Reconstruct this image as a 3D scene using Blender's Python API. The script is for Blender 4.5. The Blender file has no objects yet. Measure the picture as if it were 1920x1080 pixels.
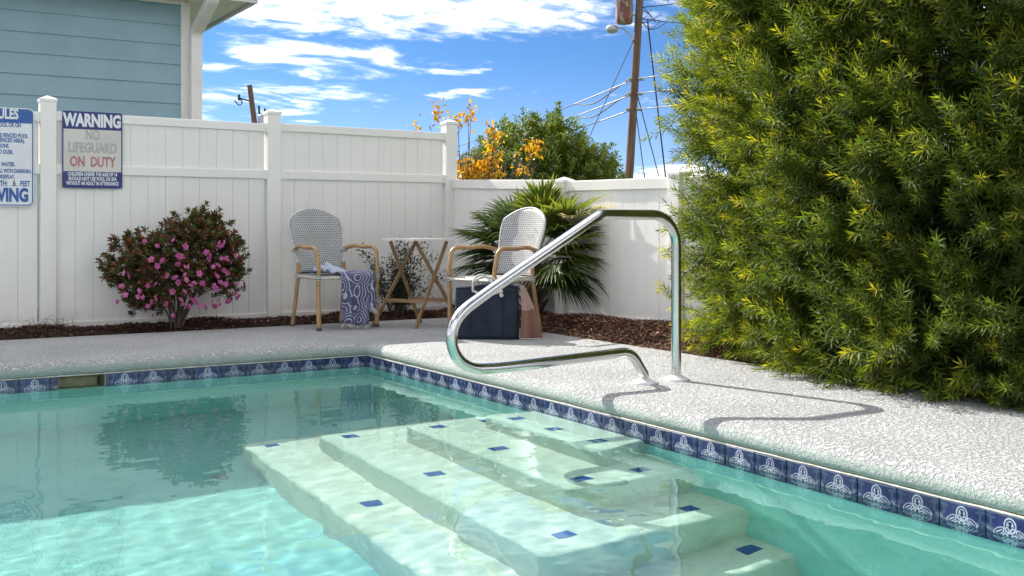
import bpy, bmesh, math, random
import numpy as np
from mathutils import Vector, Matrix

random.seed(7)
RNG = np.random.default_rng(11)
SC = bpy.context.scene
COL = SC.collection
R = math.radians

# ------------------------------------------------------------------ camera
cam_d = bpy.data.cameras.new('camera')
cam_d.sensor_width = 36.0
cam_d.lens = 36.0 * 2020.0 / 1920.0
cam_d.shift_y = -(540.0 - 423.0) / 1920.0
cam_d.clip_start, cam_d.clip_end = 0.05, 2000.0
cam = bpy.data.objects.new('camera', cam_d)
COL.objects.link(cam)
cam.location = (-2.8, -6.25, 0.74)
cam.rotation_euler = (R(90), 0, -math.atan2(0.5267, 0.85))
SC.camera = cam

# ------------------------------------------------------------------ light
SUN = Vector((-0.20, 0.98, 0.72)).normalized()       # towards the sun
SC.view_settings.view_transform = 'Standard'
SC.view_settings.look = 'None'
SC.view_settings.exposure = 0.0
SC.view_settings.gamma = 1.0
SC.view_settings.use_curve_mapping = False
EXPO = 0.98
WBT = 6850
SC.view_settings.exposure = EXPO
SC.view_settings.use_white_balance = True           # the photograph is balanced for the shade
SC.view_settings.white_balance_temperature = WBT
SC.cycles.max_bounces = 10
SC.cycles.transparent_max_bounces = 24
SC.cycles.transmission_bounces = 8
SC.cycles.sample_clamp_indirect = 6.0
SC.cycles.blur_glossy = 0.4

SKYLIFT, SKYGAMMA, SKYMUL = 0.22, 1.45, (3.3, 4.2, 4.2, 1.0)
W = bpy.data.worlds.new('World')
SC.world = W
W.use_nodes = True
wn, wl = W.node_tree.nodes, W.node_tree.links
wn.clear()


class NT:
    """small helper for building node trees"""
    def __init__(self, tree):
        self.t = tree

    def n(self, kind, **kw):
        nd = self.t.nodes.new(kind)
        for k, v in kw.items():
            if k.startswith('i_'):
                key = k[2:]
                key = int(key) if key.isdigit() else key.replace('_', ' ')
                self.set(nd, key, v)
            else:
                setattr(nd, k, v)
        return nd

    def set(self, nd, key, v):
        s = nd.inputs[key]
        if isinstance(v, bpy.types.NodeSocket):
            self.t.links.new(v, s)
        else:
            s.default_value = v

    def m(self, op, a, b=None, c=None, clamp=False):
        nd = self.t.nodes.new('ShaderNodeMath')
        nd.operation = op
        nd.use_clamp = clamp
        for i, v in enumerate((a, b, c)):
            if v is not None:
                self.set(nd, i, v)
        return nd.outputs[0]

    def vm(self, op, a, b=None):
        nd = self.t.nodes.new('ShaderNodeVectorMath')
        nd.operation = op
        self.set(nd, 0, a)
        if b is not None:
            self.set(nd, 1, b)
        return nd.outputs[1] if op in ('LENGTH', 'DOT_PRODUCT', 'DISTANCE') else nd.outputs[0]

    def mix(self, f, a, b, mode='MIX'):
        nd = self.t.nodes.new('ShaderNodeMix')
        nd.data_type = 'RGBA'
        nd.blend_type = mode
        self.set(nd, 0, f)
        self.set(nd, 6, a)
        self.set(nd, 7, b)
        return nd.outputs[2]

    def ss(self, x, lo, hi, a=0.0, b=1.0):
        nd = self.t.nodes.new('ShaderNodeMapRange')
        nd.interpolation_type = 'SMOOTHSTEP'
        self.set(nd, 0, x)
        for i, v in enumerate((lo, hi, a, b)):
            self.set(nd, i + 1, v)
        return nd.outputs[0]

    def noise(self, vec, scale, detail=4.0, rough=0.55, dist=0.0, color=False):
        nd = self.t.nodes.new('ShaderNodeTexNoise')
        self.set(nd, 'Vector', vec)
        self.set(nd, 'Scale', scale)
        self.set(nd, 'Detail', detail)
        self.set(nd, 'Roughness', rough)
        self.set(nd, 'Distortion', dist)
        return nd.outputs[1 if color else 0]

    def xyz(self, v):
        nd = self.t.nodes.new('ShaderNodeSeparateXYZ')
        self.set(nd, 0, v)
        return nd.outputs[0], nd.outputs[1], nd.outputs[2]

    def comb(self, x, y, z):
        nd = self.t.nodes.new('ShaderNodeCombineXYZ')
        for i, v in enumerate((x, y, z)):
            self.set(nd, i, v)
        return nd.outputs[0]

    def link(self, a, b):
        self.t.links.new(a, b)


def rgb(r, g, b):
    return (r, g, b, 1.0)


# sky: Nishita plus a layer of high broken cloud laid out on a plane overhead
w = NT(W.node_tree)
sky = w.n('ShaderNodeTexSky', sky_type='NISHITA', sun_disc=False)
sky.sun_elevation = math.asin(SUN.z)
sky.sun_rotation = math.atan2(SUN.x, SUN.y)
sky.altitude = 0.0
sky.air_density = 1.0
sky.dust_density = 0.25
sky.ozone_density = 2.6
sky.altitude = 1500.0
tc = w.n('ShaderNodeTexCoord')
dx, dy, dz = w.xyz(tc.outputs['Generated'])
lift = w.vm('NORMALIZE', w.comb(dx, dy, w.m('ADD', w.m('MULTIPLY', w.m('MAXIMUM', dz, 0.0), 0.85), SKYLIFT)))   # clear dry air: the haze band stays below the horizon
w.link(lift, sky.inputs['Vector'])
gm = w.n('ShaderNodeGamma')
w.set(gm, 'Color', w.vm('SCALE', sky.outputs[0], None))
gm.inputs[0].links[0].from_node.inputs[3].default_value = 1.0 / 6.0
w.set(gm, 'Gamma', SKYGAMMA)
hs = w.n('ShaderNodeMix', data_type='RGBA', blend_type='MULTIPLY')
w.set(hs, 0, 1.0)
w.set(hs, 6, gm.outputs[0])
w.set(hs, 7, SKYMUL)
zc = w.m('MAXIMUM', dz, 0.012)
den = w.m('ADD', zc, 0.10)
px = w.m('DIVIDE', dx, den)
py = w.m('DIVIDE', dy, den)
P = w.comb(px, py, 0.0)
big = w.noise(w.vm('ADD', P, (3.1, 1.7, 0.0)), 0.75, 3.0, 0.5)
fine = w.noise(w.vm('MULTIPLY', P, (1.0, 1.35, 1.0)), 2.6, 8.0, 0.62, 0.35)
cl = w.m('ADD', w.m('MULTIPLY', big, 0.62), w.m('MULTIPLY', fine, 0.5))
slot = w.ss(w.vm('LENGTH', w.vm('SUBTRACT', P, (2.3, 4.3, 0.0))), 3.6, 1.6)      # cover thinned over the part of the sky in view
CLOUD = w.ss(w.m('SUBTRACT', cl, w.m('MULTIPLY', slot, 0.112)), 0.49, 0.64)  # cloud cover out of view is raised to add fill light
# one denser bank drifting in the north-east
rel = w.vm('SUBTRACT', P, (1.44, 3.0, 0.0))
a1 = w.m('DIVIDE', w.vm('DOT_PRODUCT', rel, (0.908, -0.419, 0.0)), 0.80)
a2 = w.m('DIVIDE', w.vm('DOT_PRODUCT', rel, (0.419, 0.908, 0.0)), 0.31)
bank = w.m('ADD', w.m('MULTIPLY', a1, a1), w.m('MULTIPLY', a2, a2))
puff = w.noise(w.vm('MULTIPLY', P, (1.0, 1.25, 1.0)), 7.5, 7.0, 0.68, 0.3)
bank = w.m('ADD', bank, w.m('MULTIPLY', w.m('SUBTRACT', fine, 0.52), 3.0))
bank = w.m('ADD', bank, w.m('MULTIPLY', w.m('SUBTRACT', puff, 0.5), 2.6))
bankm = w.ss(bank, 1.05, -0.55)
up = w.ss(dz, 0.0, 0.05)
cover = w.m('MULTIPLY', w.m('MAXIMUM', CLOUD, w.m('MULTIPLY', bankm, 0.97)), up)
cover = w.m('POWER', cover, 1.25)
ccol = w.mix(w.ss(fine, 0.35, 0.7), rgb(9.0, 9.2, 9.6), rgb(13.0, 13.0, 13.0))
clear = w.mix(w.ss(dz, 0.17, 0.0, 0.0, 0.30), hs.outputs[2], rgb(4.6, 5.6, 6.6))
skyc = w.mix(w.m('MULTIPLY', cover, 0.95), clear, ccol)
bg = w.n('ShaderNodeBackground')
w.set(bg, 'Color', skyc)
w.set(bg, 'Strength', 0.13)
wo = w.n('ShaderNodeOutputWorld')
w.link(bg.outputs[0], wo.inputs['Surface'])

sun_d = bpy.data.lights.new('sun', 'SUN')
sun_d.energy = 4.6
sun_d.angle = R(0.5)
sun_d.color = (1.0, 0.97, 0.92)
sun_d.cycles.is_caustics_light = True
sun = bpy.data.objects.new('sun', sun_d)
COL.objects.link(sun)
sun.rotation_euler = (-SUN).to_track_quat('-Z', 'Y').to_euler()
sun.location = (-3, 8, 12)

# ------------------------------------------------------------------ helpers


def material(name):
    m = bpy.data.materials.new(name)
    m.use_nodes = True
    m.node_tree.nodes.clear()
    t = NT(m.node_tree)
    out = t.n('ShaderNodeOutputMaterial')
    return m, t, out


def principled(t, out, **kw):
    p = t.n('ShaderNodeBsdfPrincipled')
    for k, v in kw.items():
        t.set(p, k, v)
    t.link(p.outputs[0], out.inputs['Surface'])
    return p


def bump(t, h, strength, dist=0.01):
    b = t.n('ShaderNodeBump')
    t.set(b, 'Height', h)
    t.set(b, 'Strength', strength)
    t.set(b, 'Distance', dist)
    return b.outputs[0]


def objco(t):
    return t.n('ShaderNodeTexCoord').outputs['Object']


def geopos(t):
    return t.n('ShaderNodeNewGeometry').outputs['Position']


def plain(name, col, rough=0.5, var=0.12, scale=14.0, bmp=0.0, bscale=90.0, metallic=0.0, spec=0.5):
    m, t, out = material(name)
    co = geopos(t)
    n1 = t.noise(co, scale, 5.0)
    c = t.mix(t.ss(n1, 0.3, 0.7), rgb(*[x * (1 - var) for x in col]), rgb(*[min(1, x * (1 + var)) for x in col]))
    kw = {'Base Color': c, 'Roughness': t.ss(t.noise(co, scale * 2.3), 0.2, 0.8, max(0.02, rough - 0.08), min(1, rough + 0.08)),
          'Metallic': metallic, 'Specular IOR Level': spec}
    if bmp:
        kw['Normal'] = bump(t, t.noise(co, bscale, 4.0), bmp, 0.004)
    principled(t, out, **kw)
    return m


class MB:
    """collects geometry for one mesh object"""
    def __init__(self):
        self.v, self.f, self.s = [], [], []

    def add(self, vs, fs, smooth=False):
        o = len(self.v)
        self.v += [tuple(p) for p in vs]
        self.f += [tuple(i + o for i in f) for f in fs]
        self.s += [smooth] * len(fs)
        return self

    def box(self, lo, hi, M=None):
        x0, y0, z0 = lo
        x1, y1, z1 = hi
        vs = [(x0, y0, z0), (x1, y0, z0), (x1, y1, z0), (x0, y1, z0), (x0, y0, z1), (x1, y0, z1), (x1, y1, z1), (x0, y1, z1)]
        if M is not None:
            vs = [M @ Vector(p) for p in vs]
        return self.add(vs, [(3, 2, 1, 0), (4, 5, 6, 7), (0, 1, 5, 4), (1, 2, 6, 5), (2, 3, 7, 6), (3, 0, 4, 7)])

    def prism(self, poly, z0, z1, M=None):
        n = len(poly)
        vs = [(x, y, z0) for x, y in poly] + [(x, y, z1) for x, y in poly]
        if M is not None:
            vs = [M @ Vector(p) for p in vs]
        fs = [tuple(range(n - 1, -1, -1)), tuple(range(n, 2 * n))] + [(i, (i + 1) % n, n + (i + 1) % n, n + i) for i in range(n)]
        return self.add(vs, fs)

    def tube(self, pts, rad, seg=10, caps=True, squash=None):
        P = [Vector(p) for p in pts]
        n = len(P)
        rads = rad if isinstance(rad, (list, tuple)) else [rad] * n
        T = []
        for i in range(n):
            a = P[min(i + 1, n - 1)] - P[max(i - 1, 0)]
            T.append(a.normalized() if a.length > 1e-9 else Vector((0, 0, 1)))
        ref = Vector((0, 0, 1)) if abs(T[0].z) < 0.9 else Vector((1, 0, 0))
        u = T[0].cross(ref).normalized()
        vs, fs = [], []
        for i in range(n):
            if i:
                u = (u - T[i] * u.dot(T[i]))
                u = u.normalized() if u.length > 1e-6 else T[i].orthogonal().normalized()
            w_ = T[i].cross(u)
            for k in range(seg):
                a = 2 * math.pi * k / seg
                vs.append(P[i] + (u * math.cos(a) + w_ * math.sin(a) * (squash or 1.0)) * rads[i])
        for i in range(n - 1):
            for k in range(seg):
                k2 = (k + 1) % seg
                fs.append((i * seg + k, i * seg + k2, (i + 1) * seg + k2, (i + 1) * seg + k))
        self.add(vs, fs, True)
        if caps:
            o = len(self.v)
            self.add([vs[k] for k in range(seg)], [tuple(range(seg - 1, -1, -1))])
            self.add([vs[(n - 1) * seg + k] for k in range(seg)], [tuple(range(seg))])
        return self

    def lathe(self, prof, seg=24, M=None, smooth=True):
        vs, fs = [], []
        n = len(prof)
        for r, z in prof:
            for k in range(seg):
                a = 2 * math.pi * k / seg
                p = Vector((r * math.cos(a), r * math.sin(a), z))
                vs.append(M @ p if M is not None else p)
        for i in range(n - 1):
            for k in range(seg):
                k2 = (k + 1) % seg
                fs.append((i * seg + k, i * seg + k2, (i + 1) * seg + k2, (i + 1) * seg + k))
        self.add(vs, fs, smooth)
        self.add([vs[k] for k in range(seg)], [tuple(range(seg - 1, -1, -1))])
        self.add([vs[(n - 1) * seg + k] for k in range(seg)], [tuple(range(seg))])
        return self

    def data(self, name, mat):
        me = bpy.data.meshes.new(name)
        me.from_pydata(self.v, [], self.f)
        me.polygons.foreach_set('use_smooth', self.s)
        if mat is not None:
            me.materials.append(mat)
        me.update()
        return me

    def build(self, name, mat, parent=None, loc=None, bevel=0.0):
        me = self.data(name, mat)
        if bevel:
            bm = bmesh.new()
            bm.from_mesh(me)
            bmesh.ops.bevel(bm, geom=[e for e in bm.edges if len(e.link_faces) == 2 and e.calc_face_angle(0) > 0.6], offset=bevel, segments=2, affect='EDGES', profile=0.5)
            bm.to_mesh(me)
            bm.free()
        return link(name, me, parent, loc)


def link(name, me, parent=None, loc=None, rot=None):
    o = bpy.data.objects.new(name, me)
    COL.objects.link(o)
    if parent is not None:
        o.parent = parent
    if loc is not None:
        o.location = loc
    if rot is not None:
        o.rotation_euler = rot
    return o


def tag(o, label=None, cat=None, group=None, kind=None):
    if label:
        o['label'] = label
    if cat:
        o['category'] = cat
    if group:
        o['group'] = group
    if kind:
        o['kind'] = kind
    return o


def thing(name, label, cat, loc=(0, 0, 0), rz=0.0, group=None):
    o = bpy.data.objects.new(name, None)
    o.empty_display_size = 0.1
    COL.objects.link(o)
    o.location = loc
    o.rotation_euler = (0, 0, rz)
    return tag(o, label, cat, group)


def copy_tree(o, parent=None):
    c = o.copy()
    COL.objects.link(c)
    if parent is not None:
        c.parent = parent
    for ch in list(o.children):
        copy_tree(ch, c)
    return c


def npmesh(name, V, F, mat, col=None, smooth=False, uv=None):
    """V (n,3), F (m,k) -> mesh; col (n,3) optional point colours"""
    me = bpy.data.meshes.new(name)
    V = np.asarray(V, np.float32)
    F = np.asarray(F, np.int32)
    k = F.shape[1]
    me.vertices.add(len(V))
    me.vertices.foreach_set('co', V.ravel())
    me.loops.add(F.size)
    me.loops.foreach_set('vertex_index', F.ravel())
    me.polygons.add(len(F))
    me.polygons.foreach_set('loop_start', np.arange(0, F.size, k, dtype=np.int32))
    if smooth:
        me.polygons.foreach_set('use_smooth', np.ones(len(F), bool))
    if col is not None:
        at = me.attributes.new('tint', 'FLOAT_COLOR', 'POINT')
        c4 = np.ones((len(V), 4), np.float32)
        c4[:, :3] = col
        at.data.foreach_set('color', c4.ravel())
    if uv is not None:
        l = me.uv_layers.new(name='UVMap')
        l.data.foreach_set('uv', np.asarray(uv, np.float32)[F.ravel()].ravel())
    if mat is not None:
        me.materials.append(mat)
    me.update(calc_edges=True)
    me.validate()
    return me


def catmull(pts, n=8):
    P = [Vector(p) for p in pts]
    P = [P[0] * 2 - P[1]] + P + [P[-1] * 2 - P[-2]]
    out = []
    for i in range(1, len(P) - 2):
        for k in range(n):
            t = k / n
            a, b, c, d = P[i - 1], P[i], P[i + 1], P[i + 2]
            out.append(0.5 * ((2 * b) + (c - a) * t + (2 * a - 5 * b + 4 * c - d) * t * t + (3 * b - a - 3 * c + d) * t ** 3))
    out.append(P[-2])
    return out


def fillet(pts, rad, n=8):
    """polyline with rounded corners; rad a number or a list for inner points"""
    P = [Vector(p) for p in pts]
    out = [P[0]]
    for i in range(1, len(P) - 1):
        r = rad[i - 1] if isinstance(rad, (list, tuple)) else rad
        a, b, c = P[i - 1], P[i], P[i + 1]
        u, v = (a - b).normalized(), (c - b).normalized()
        ang = u.angle(v)
        d = r / math.tan(ang / 2)
        p0, p1 = b + u * d, b + v * d
        cen = b + (u + v).normalized() * (r / math.sin(ang / 2))
        for k in range(n + 1):
            t = k / n
            q = p0.lerp(p1, t)
            out.append(cen + (q - cen).normalized() * r)
    out.append(P[-1])
    return out
# ================================================================== materials of the setting
def deck_material():
    m, t, out = material('textured_deck_coating')
    co = geopos(t)
    v = t.n('ShaderNodeTexVoronoi', feature='F1')
    t.set(v, 'Vector', t.vm('ADD', co, t.vm('SCALE', t.noise(co, 60.0, 2.0, color=True), None)))
    # crusty knock-down texture: small raised blobs with open pits
    n1 = t.noise(co, 64.0, 4.0, 0.6, 0.6)
    n2 = t.noise(co, 165.0, 4.0, 0.6)
    h = t.m('ADD', t.ss(n1, 0.40, 0.60), t.m('MULTIPLY', n2, 0.55))
    patch = t.noise(co, 1.6, 4.0, 0.6)
    base = t.mix(t.ss(patch, 0.35, 0.7), rgb(0.53, 0.54, 0.55), rgb(0.62, 0.63, 0.64))
    pit = t.ss(t.m('ADD', n1, t.m('MULTIPLY', n2, 0.35)), 0.665, 0.56)
    c = t.mix(t.m('MULTIPLY', pit, 0.55), base, rgb(0.10, 0.105, 0.11))  # pits coloured dark to stand in for the shade inside them
    principled(t, out, **{'Base Color': c, 'Roughness': 0.85, 'Specular IOR Level': 0.25, 'Normal': bump(t, h, 1.0, 0.011)})
    return m


def coping_material():
    m, t, out = material('coping_coating')
    co = geopos(t)
    n1 = t.noise(co, 64.0, 4.0, 0.6, 0.6)
    n2 = t.noise(co, 165.0, 4.0, 0.6)
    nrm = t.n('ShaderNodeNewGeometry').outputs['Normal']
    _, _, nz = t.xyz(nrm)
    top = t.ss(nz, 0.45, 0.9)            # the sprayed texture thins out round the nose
    h = t.m('MULTIPLY', t.m('ADD', t.ss(n1, 0.40, 0.60), t.m('MULTIPLY', n2, 0.55)), t.m('ADD', t.m('MULTIPLY', top, 0.75), 0.25))
    pit = t.ss(t.m('ADD', n1, t.m('MULTIPLY', n2, 0.35)), 0.665, 0.56)
    base = t.mix(t.ss(t.noise(co, 1.6, 4.0, 0.6), 0.35, 0.7), rgb(0.53, 0.54, 0.55), rgb(0.62, 0.63, 0.64))
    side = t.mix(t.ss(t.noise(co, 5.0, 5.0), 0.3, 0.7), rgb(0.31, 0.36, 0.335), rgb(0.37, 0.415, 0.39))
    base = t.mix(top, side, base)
    c = t.mix(t.m('MULTIPLY', pit, t.m('MULTIPLY', top, 0.55)), base, rgb(0.10, 0.105, 0.11))  # same painted shade in the pits, fading out round the nose
    principled(t, out, **{'Base Color': c, 'Roughness': 0.85, 'Specular IOR Level': 0.25, 'Normal': bump(t, h, 1.0, 0.011)})
    return m


M_DECK = deck_material()
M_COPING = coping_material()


def plaster_material(name, c0, c1, c2):
    m, t, out = material(name)
    co = geopos(t)
    a = t.noise(co, 2.2, 5.0, 0.6)
    b = t.noise(co, 26.0, 4.0, 0.6)
    c = t.mix(t.ss(a, 0.3, 0.7), rgb(*c0), rgb(*c1))
    st = t.noise(co, 7.0, 6.0, 0.7, 0.8)                     # blotchy curing stains and trowel mottling
    c = t.mix(t.m('MULTIPLY', t.ss(st, 0.50, 0.68), 0.45), c, rgb(*[x * 0.80 for x in c2]))
    c = t.mix(t.m('MULTIPLY', t.ss(t.noise(co, 3.1, 5.0, 0.65), 0.56, 0.70), 0.30), c, rgb(*[min(1, x * 1.22) for x in c1]))
    c = t.mix(t.m('MULTIPLY', t.ss(b, 0.55, 0.75), 0.25), c, rgb(*c2))
    principled(t, out, **{'Base Color': c, 'Roughness': 0.8, 'Specular IOR Level': 0.2, 'Normal': bump(t, b, 0.15, 0.004)})
    return m


M_PLASTER = plaster_material('water_tinted_floor_plaster', (0.33, 0.50, 0.49), (0.40, 0.55, 0.535), (0.29, 0.46, 0.45))  # aqua stands in for deep water absorbing the red light
M_WALLP = plaster_material('sunlit_tone_wall_plaster', (0.37, 0.64, 0.60), (0.44, 0.69, 0.65), (0.33, 0.60, 0.56))  # aqua for water depth, lightened in place of sunlight on the wall
M_STEPS = plaster_material('shallow_tint_step_plaster', (0.72, 0.62, 0.56), (0.79, 0.68, 0.615), (0.60, 0.53, 0.48))  # warmer than the floor in place of shallow water's weaker tint
M_GROUT = plain('pale_grout', (0.55, 0.55, 0.50), 0.85, 0.15, 30.0)


WAVE_AMP = 0.00062


def water_material():
    m, t, out = material('pool_water')
    gl = t.n('ShaderNodeBsdfGlass')
    t.set(gl, 'IOR', 1.333)
    t.set(gl, 'Roughness', 0.0)
    t.set(gl, 'Color', rgb(0.74, 0.955, 0.935))
    t.link(gl.outputs[0], out.inputs['Surface'])
    return m


M_WATER = water_material()

# ================================================================== ground, pool, deck
ZW = -0.137
PX0, PY0 = -7.2, -5.5          # far ends of the pool
M_SOIL = plain('dry_soil', (0.09, 0.065, 0.045), 0.95, 0.35, 5.0, 0.6, 40.0)
M_GRASS = plain('lawn_ground', (0.07, 0.085, 0.035), 0.95, 0.4, 3.0, 0.6, 60.0)


def ring_sheet(name, inner, outer, z, mat):
    (a0, b0, a1, b1), (c0, d0, c1, d1) = inner, outer
    mb = MB()
    vs = [(c0, d0, z), (c1, d0, z), (c1, d1, z), (c0, d1, z), (a0, b0, z), (a1, b0, z), (a1, b1, z), (a0, b1, z)]
    mb.add(vs, [(0, 1, 5, 4), (1, 2, 6, 5), (2, 3, 7, 6), (3, 0, 4, 7)])
    return mb.build(name, mat)


o = ring_sheet('ground', (PX0 - 0.4, PY0 - 0.4, 0.4, 0.4), (-900, -900, 900, 900), -0.09, M_GRASS)
tag(o, kind='structure')

# deck: one sheet round the pool, thick edge towards the planting beds
BX, BY = 1.33, 1.39            # inner edges of the planting beds
mb = MB()
c = 0.10
hx0, hy0 = PX0 - c, PY0 - c
arc = [(BX - 0.22 + 0.22 * math.cos(a), BY - 0.22 + 0.22 * math.sin(a)) for a in [R(k * 11.25) for k in range(9)]]
arc = [(BX, BY)]
top = [(-12, -12), (BX, -12), (BX, BY), (-12, BY)]
inn = [(hx0, hy0), (c, hy0), (c, c), (hx0, c)]
mb.add([(x, y, 0) for x, y in top] + [(x, y, 0) for x, y in inn], [(0, 1, 5, 4), (1, 2, 6, 5), (2, 3, 7, 6), (3, 0, 4, 7)])
mb.add([(x, y, 0) for x, y in top] + [(x, y, -0.1) for x, y in top], [(0, 4, 5, 1), (1, 5, 6, 2), (2, 6, 7, 3), (3, 7, 4, 0)])
deck = mb.build('pool_deck', M_DECK)
tag(deck, kind='structure')

prof = [(0.10, 0.0), (0.075, 0.0), (0.055, -0.002), (0.036, -0.006), (0.02, -0.013), (0.008, -0.022), (0.0, -0.034), (-0.002, -0.05), (-0.001, -0.066), (0.006, -0.073), (0.05, -0.075)]
mb = MB()
vs, fs = [], []
for k, (q, z) in enumerate(prof):
    vs += [(PX0 - q, PY0 - q, z), (q, PY0 - q, z), (q, q, z), (PX0 - q, q, z)]
for k in range(len(prof) - 1):
    for j in range(4):
        j2 = (j + 1) % 4
        fs.append((k * 4 + j, k * 4 + j2, k * 4 + 4 + j2, k * 4 + 4 + j))
mb.add(vs, fs, False)
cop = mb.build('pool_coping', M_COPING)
bm = bmesh.new(); bm.from_mesh(cop.data)
for f in bm.faces:
    f.smooth = True
for e in bm.edges:                              # mitres stay sharp, the nose is round
    a, b = e.verts
    if abs(a.co.z - b.co.z) > 1e-4 or (abs(a.co.x - b.co.x) > 1e-4 and abs(a.co.y - b.co.y) > 1e-4):
        e.smooth = False
bm.to_mesh(cop.data); bm.free()
tag(cop, kind='structure')

# pool shell
FLOOR = -1.29
pool = thing('pool_basin', None, None)
tag(pool, kind='structure')
mb = MB()
zt = -0.232
SK0, SK1, SKZ = -1.815, -1.575, -0.205          # skimmer mouth in the far wall
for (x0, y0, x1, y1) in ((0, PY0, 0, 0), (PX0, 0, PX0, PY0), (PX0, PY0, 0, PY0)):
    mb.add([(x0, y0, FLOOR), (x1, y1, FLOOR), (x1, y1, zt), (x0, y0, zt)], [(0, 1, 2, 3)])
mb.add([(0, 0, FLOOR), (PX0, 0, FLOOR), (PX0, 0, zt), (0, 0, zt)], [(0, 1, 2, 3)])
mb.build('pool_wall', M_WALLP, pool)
mb = MB()
mb.add([(PX0, PY0, FLOOR), (0, PY0, FLOOR), (0, 0, FLOOR), (PX0, 0, FLOOR)], [(0, 1, 2, 3)])
mb.build('pool_floor', M_PLASTER, pool)
# grout bed behind the tile band (with the skimmer mouth left open)
mb = MB()
g = 0.006
for a, b in (((g, PY0 - g), (g, g)), ((PX0 - g, g), (PX0 - g, PY0 - g)), ((PX0 - g, PY0 - g), (g, PY0 - g))):
    mb.add([(a[0], a[1], -0.24), (b[0], b[1], -0.24), (b[0], b[1], -0.07), (a[0], a[1], -0.07)], [(0, 1, 2, 3)])
for x0, x1, z0, z1 in ((g, SK1, -0.24, -0.07), (SK0, PX0 - g, -0.24, -0.07), (SK1, SK0, -0.24, SKZ)):
    mb.add([(x0, g, z0), (x1, g, z0), (x1, g, z1), (x0, g, z1)], [(0, 1, 2, 3)])
mb.add([(PX0, 0, zt), (0, 0, zt), (g, g, zt), (PX0 - g, g, zt)], [(0, 1, 2, 3)])
mb.add([(0, 0, zt), (0, PY0, zt), (g, PY0 - g, zt), (g, g, zt)], [(0, 1, 2, 3)])
mb.build('grout_bed', M_GROUT, pool)
# mortar bead between coping and tile
mb = MB()
for a, b in (((0.0, PY0, -0.0765), (0.0, 0.0, -0.0765)), ((PX0, 0, -0.0765), (0.0, 0, -0.0765))):
    A, B = Vector(a), Vector(b)
    pts = [A.lerp(B, k / 60) + Vector((0, 0, random.uniform(-0.0012, 0.0012))) for k in range(61)]
    mb.tube(pts, [0.0038 + random.uniform(-0.001, 0.001) for _ in pts], 6)
mb.build('mortar_bead', plain('mortar', (0.50, 0.49, 0.42), 0.9, 0.2, 30.0), pool)

# entry steps: four stacked treads against the right-hand wall
STEPS = [(-0.175, -0.275, -1.90, -2.85, -1.93, -2.76), (-0.43, -0.58, -1.70, -3.07, -1.70, -3.06),
         (-0.72, -0.895, -1.405, -3.385, -1.405, -3.365), (-1.0, -1.175, -1.105, -3.66, -1.105, -3.60)]
stairs = thing('pool_steps', None, None)
tag(stairs, kind='structure')


def rounded_poly(pts, r, n=5):
    out = [pts[0]]
    for i in range(1, len(pts) - 1):
        f3 = fillet([(*pts[i - 1], 0), (*pts[i], 0), (*pts[i + 1], 0)], r, n)
        out += [(p.x, p.y) for p in f3[1:-1]]
    out.append(pts[-1])
    return out


for k, (z, xn, yf, yn, wf, wnr) in enumerate(STEPS):
    zb = STEPS[k + 1][0] if k < 3 else FLOOR
    poly = rounded_poly([(0.02, wf), (xn, yf), (xn, yn), (0.02, wnr)], 0.05)
    n = len(poly)
    cx, cy = -0.05, sum(p[1] for p in poly) / n
    rings = [(0.0, zb - 0.003), (0.0, z - 0.022), (0.003, z - 0.013), (0.010, z - 0.005), (0.022, z)]
    vs, fs = [], []
    for ins, zz in rings:
        for x, y in poly:
            X = x + ins if x < 0 else x
            Y = y + (-ins if y > cy else ins)
            vs.append((X, Y, zz))
    for r_ in range(len(rings) - 1):
        for i in range(n - 1):
            fs.append((r_ * n + i, r_ * n + i + 1, r_ * n + n + i + 1, r_ * n + n + i))
    mb = MB()
    mb.add(vs, fs, True)
    L = (len(rings) - 1) * n
    mb.add([vs[L + i] for i in range(n)], [tuple(range(n))])
    mb.build('step', M_STEPS, stairs)

def step_tile_material():
    m, t, out = material('cobalt_step_tile')
    co = objco(t)
    n = t.noise(co, 60.0, 4.0, 0.6, 1.5)
    c = t.mix(t.ss(n, 0.35, 0.7), rgb(0.010, 0.045, 0.24), rgb(0.02, 0.12, 0.42))
    principled(t, out, **{'Base Color': c, 'Roughness': 0.25})
    return m
M_STILE = step_tile_material()
mb = MB(); mb.box((-0.036, -0.03, -0.004), (0.036, 0.03, 0.0025))
st_me = mb.data('step_tile', M_STILE)
for k, x, y in ((0, -.18, -2.06), (0, -.175, -2.36), (0, -.167, -2.67), (1, -.45, -1.80), (1, -.45, -2.35), (1, -.45, -2.95), (1, -.176, -2.958), (1, -.18, -1.80),
                (2, -.76, -1.50), (2, -.74, -2.31), (2, -.72, -3.23), (2, -.168, -3.234), (2, -.15, -1.53), (3, -1.04, -1.20), (3, -1.01, -2.29), (3, -.97, -3.47), (3, -.097, -3.47), (3, -.143, -1.22)):
    link('step_tile', st_me, stairs, (x, y, STEPS[k][0] + 0.0005), (0, 0, random.uniform(-.05, .05)))


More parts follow.
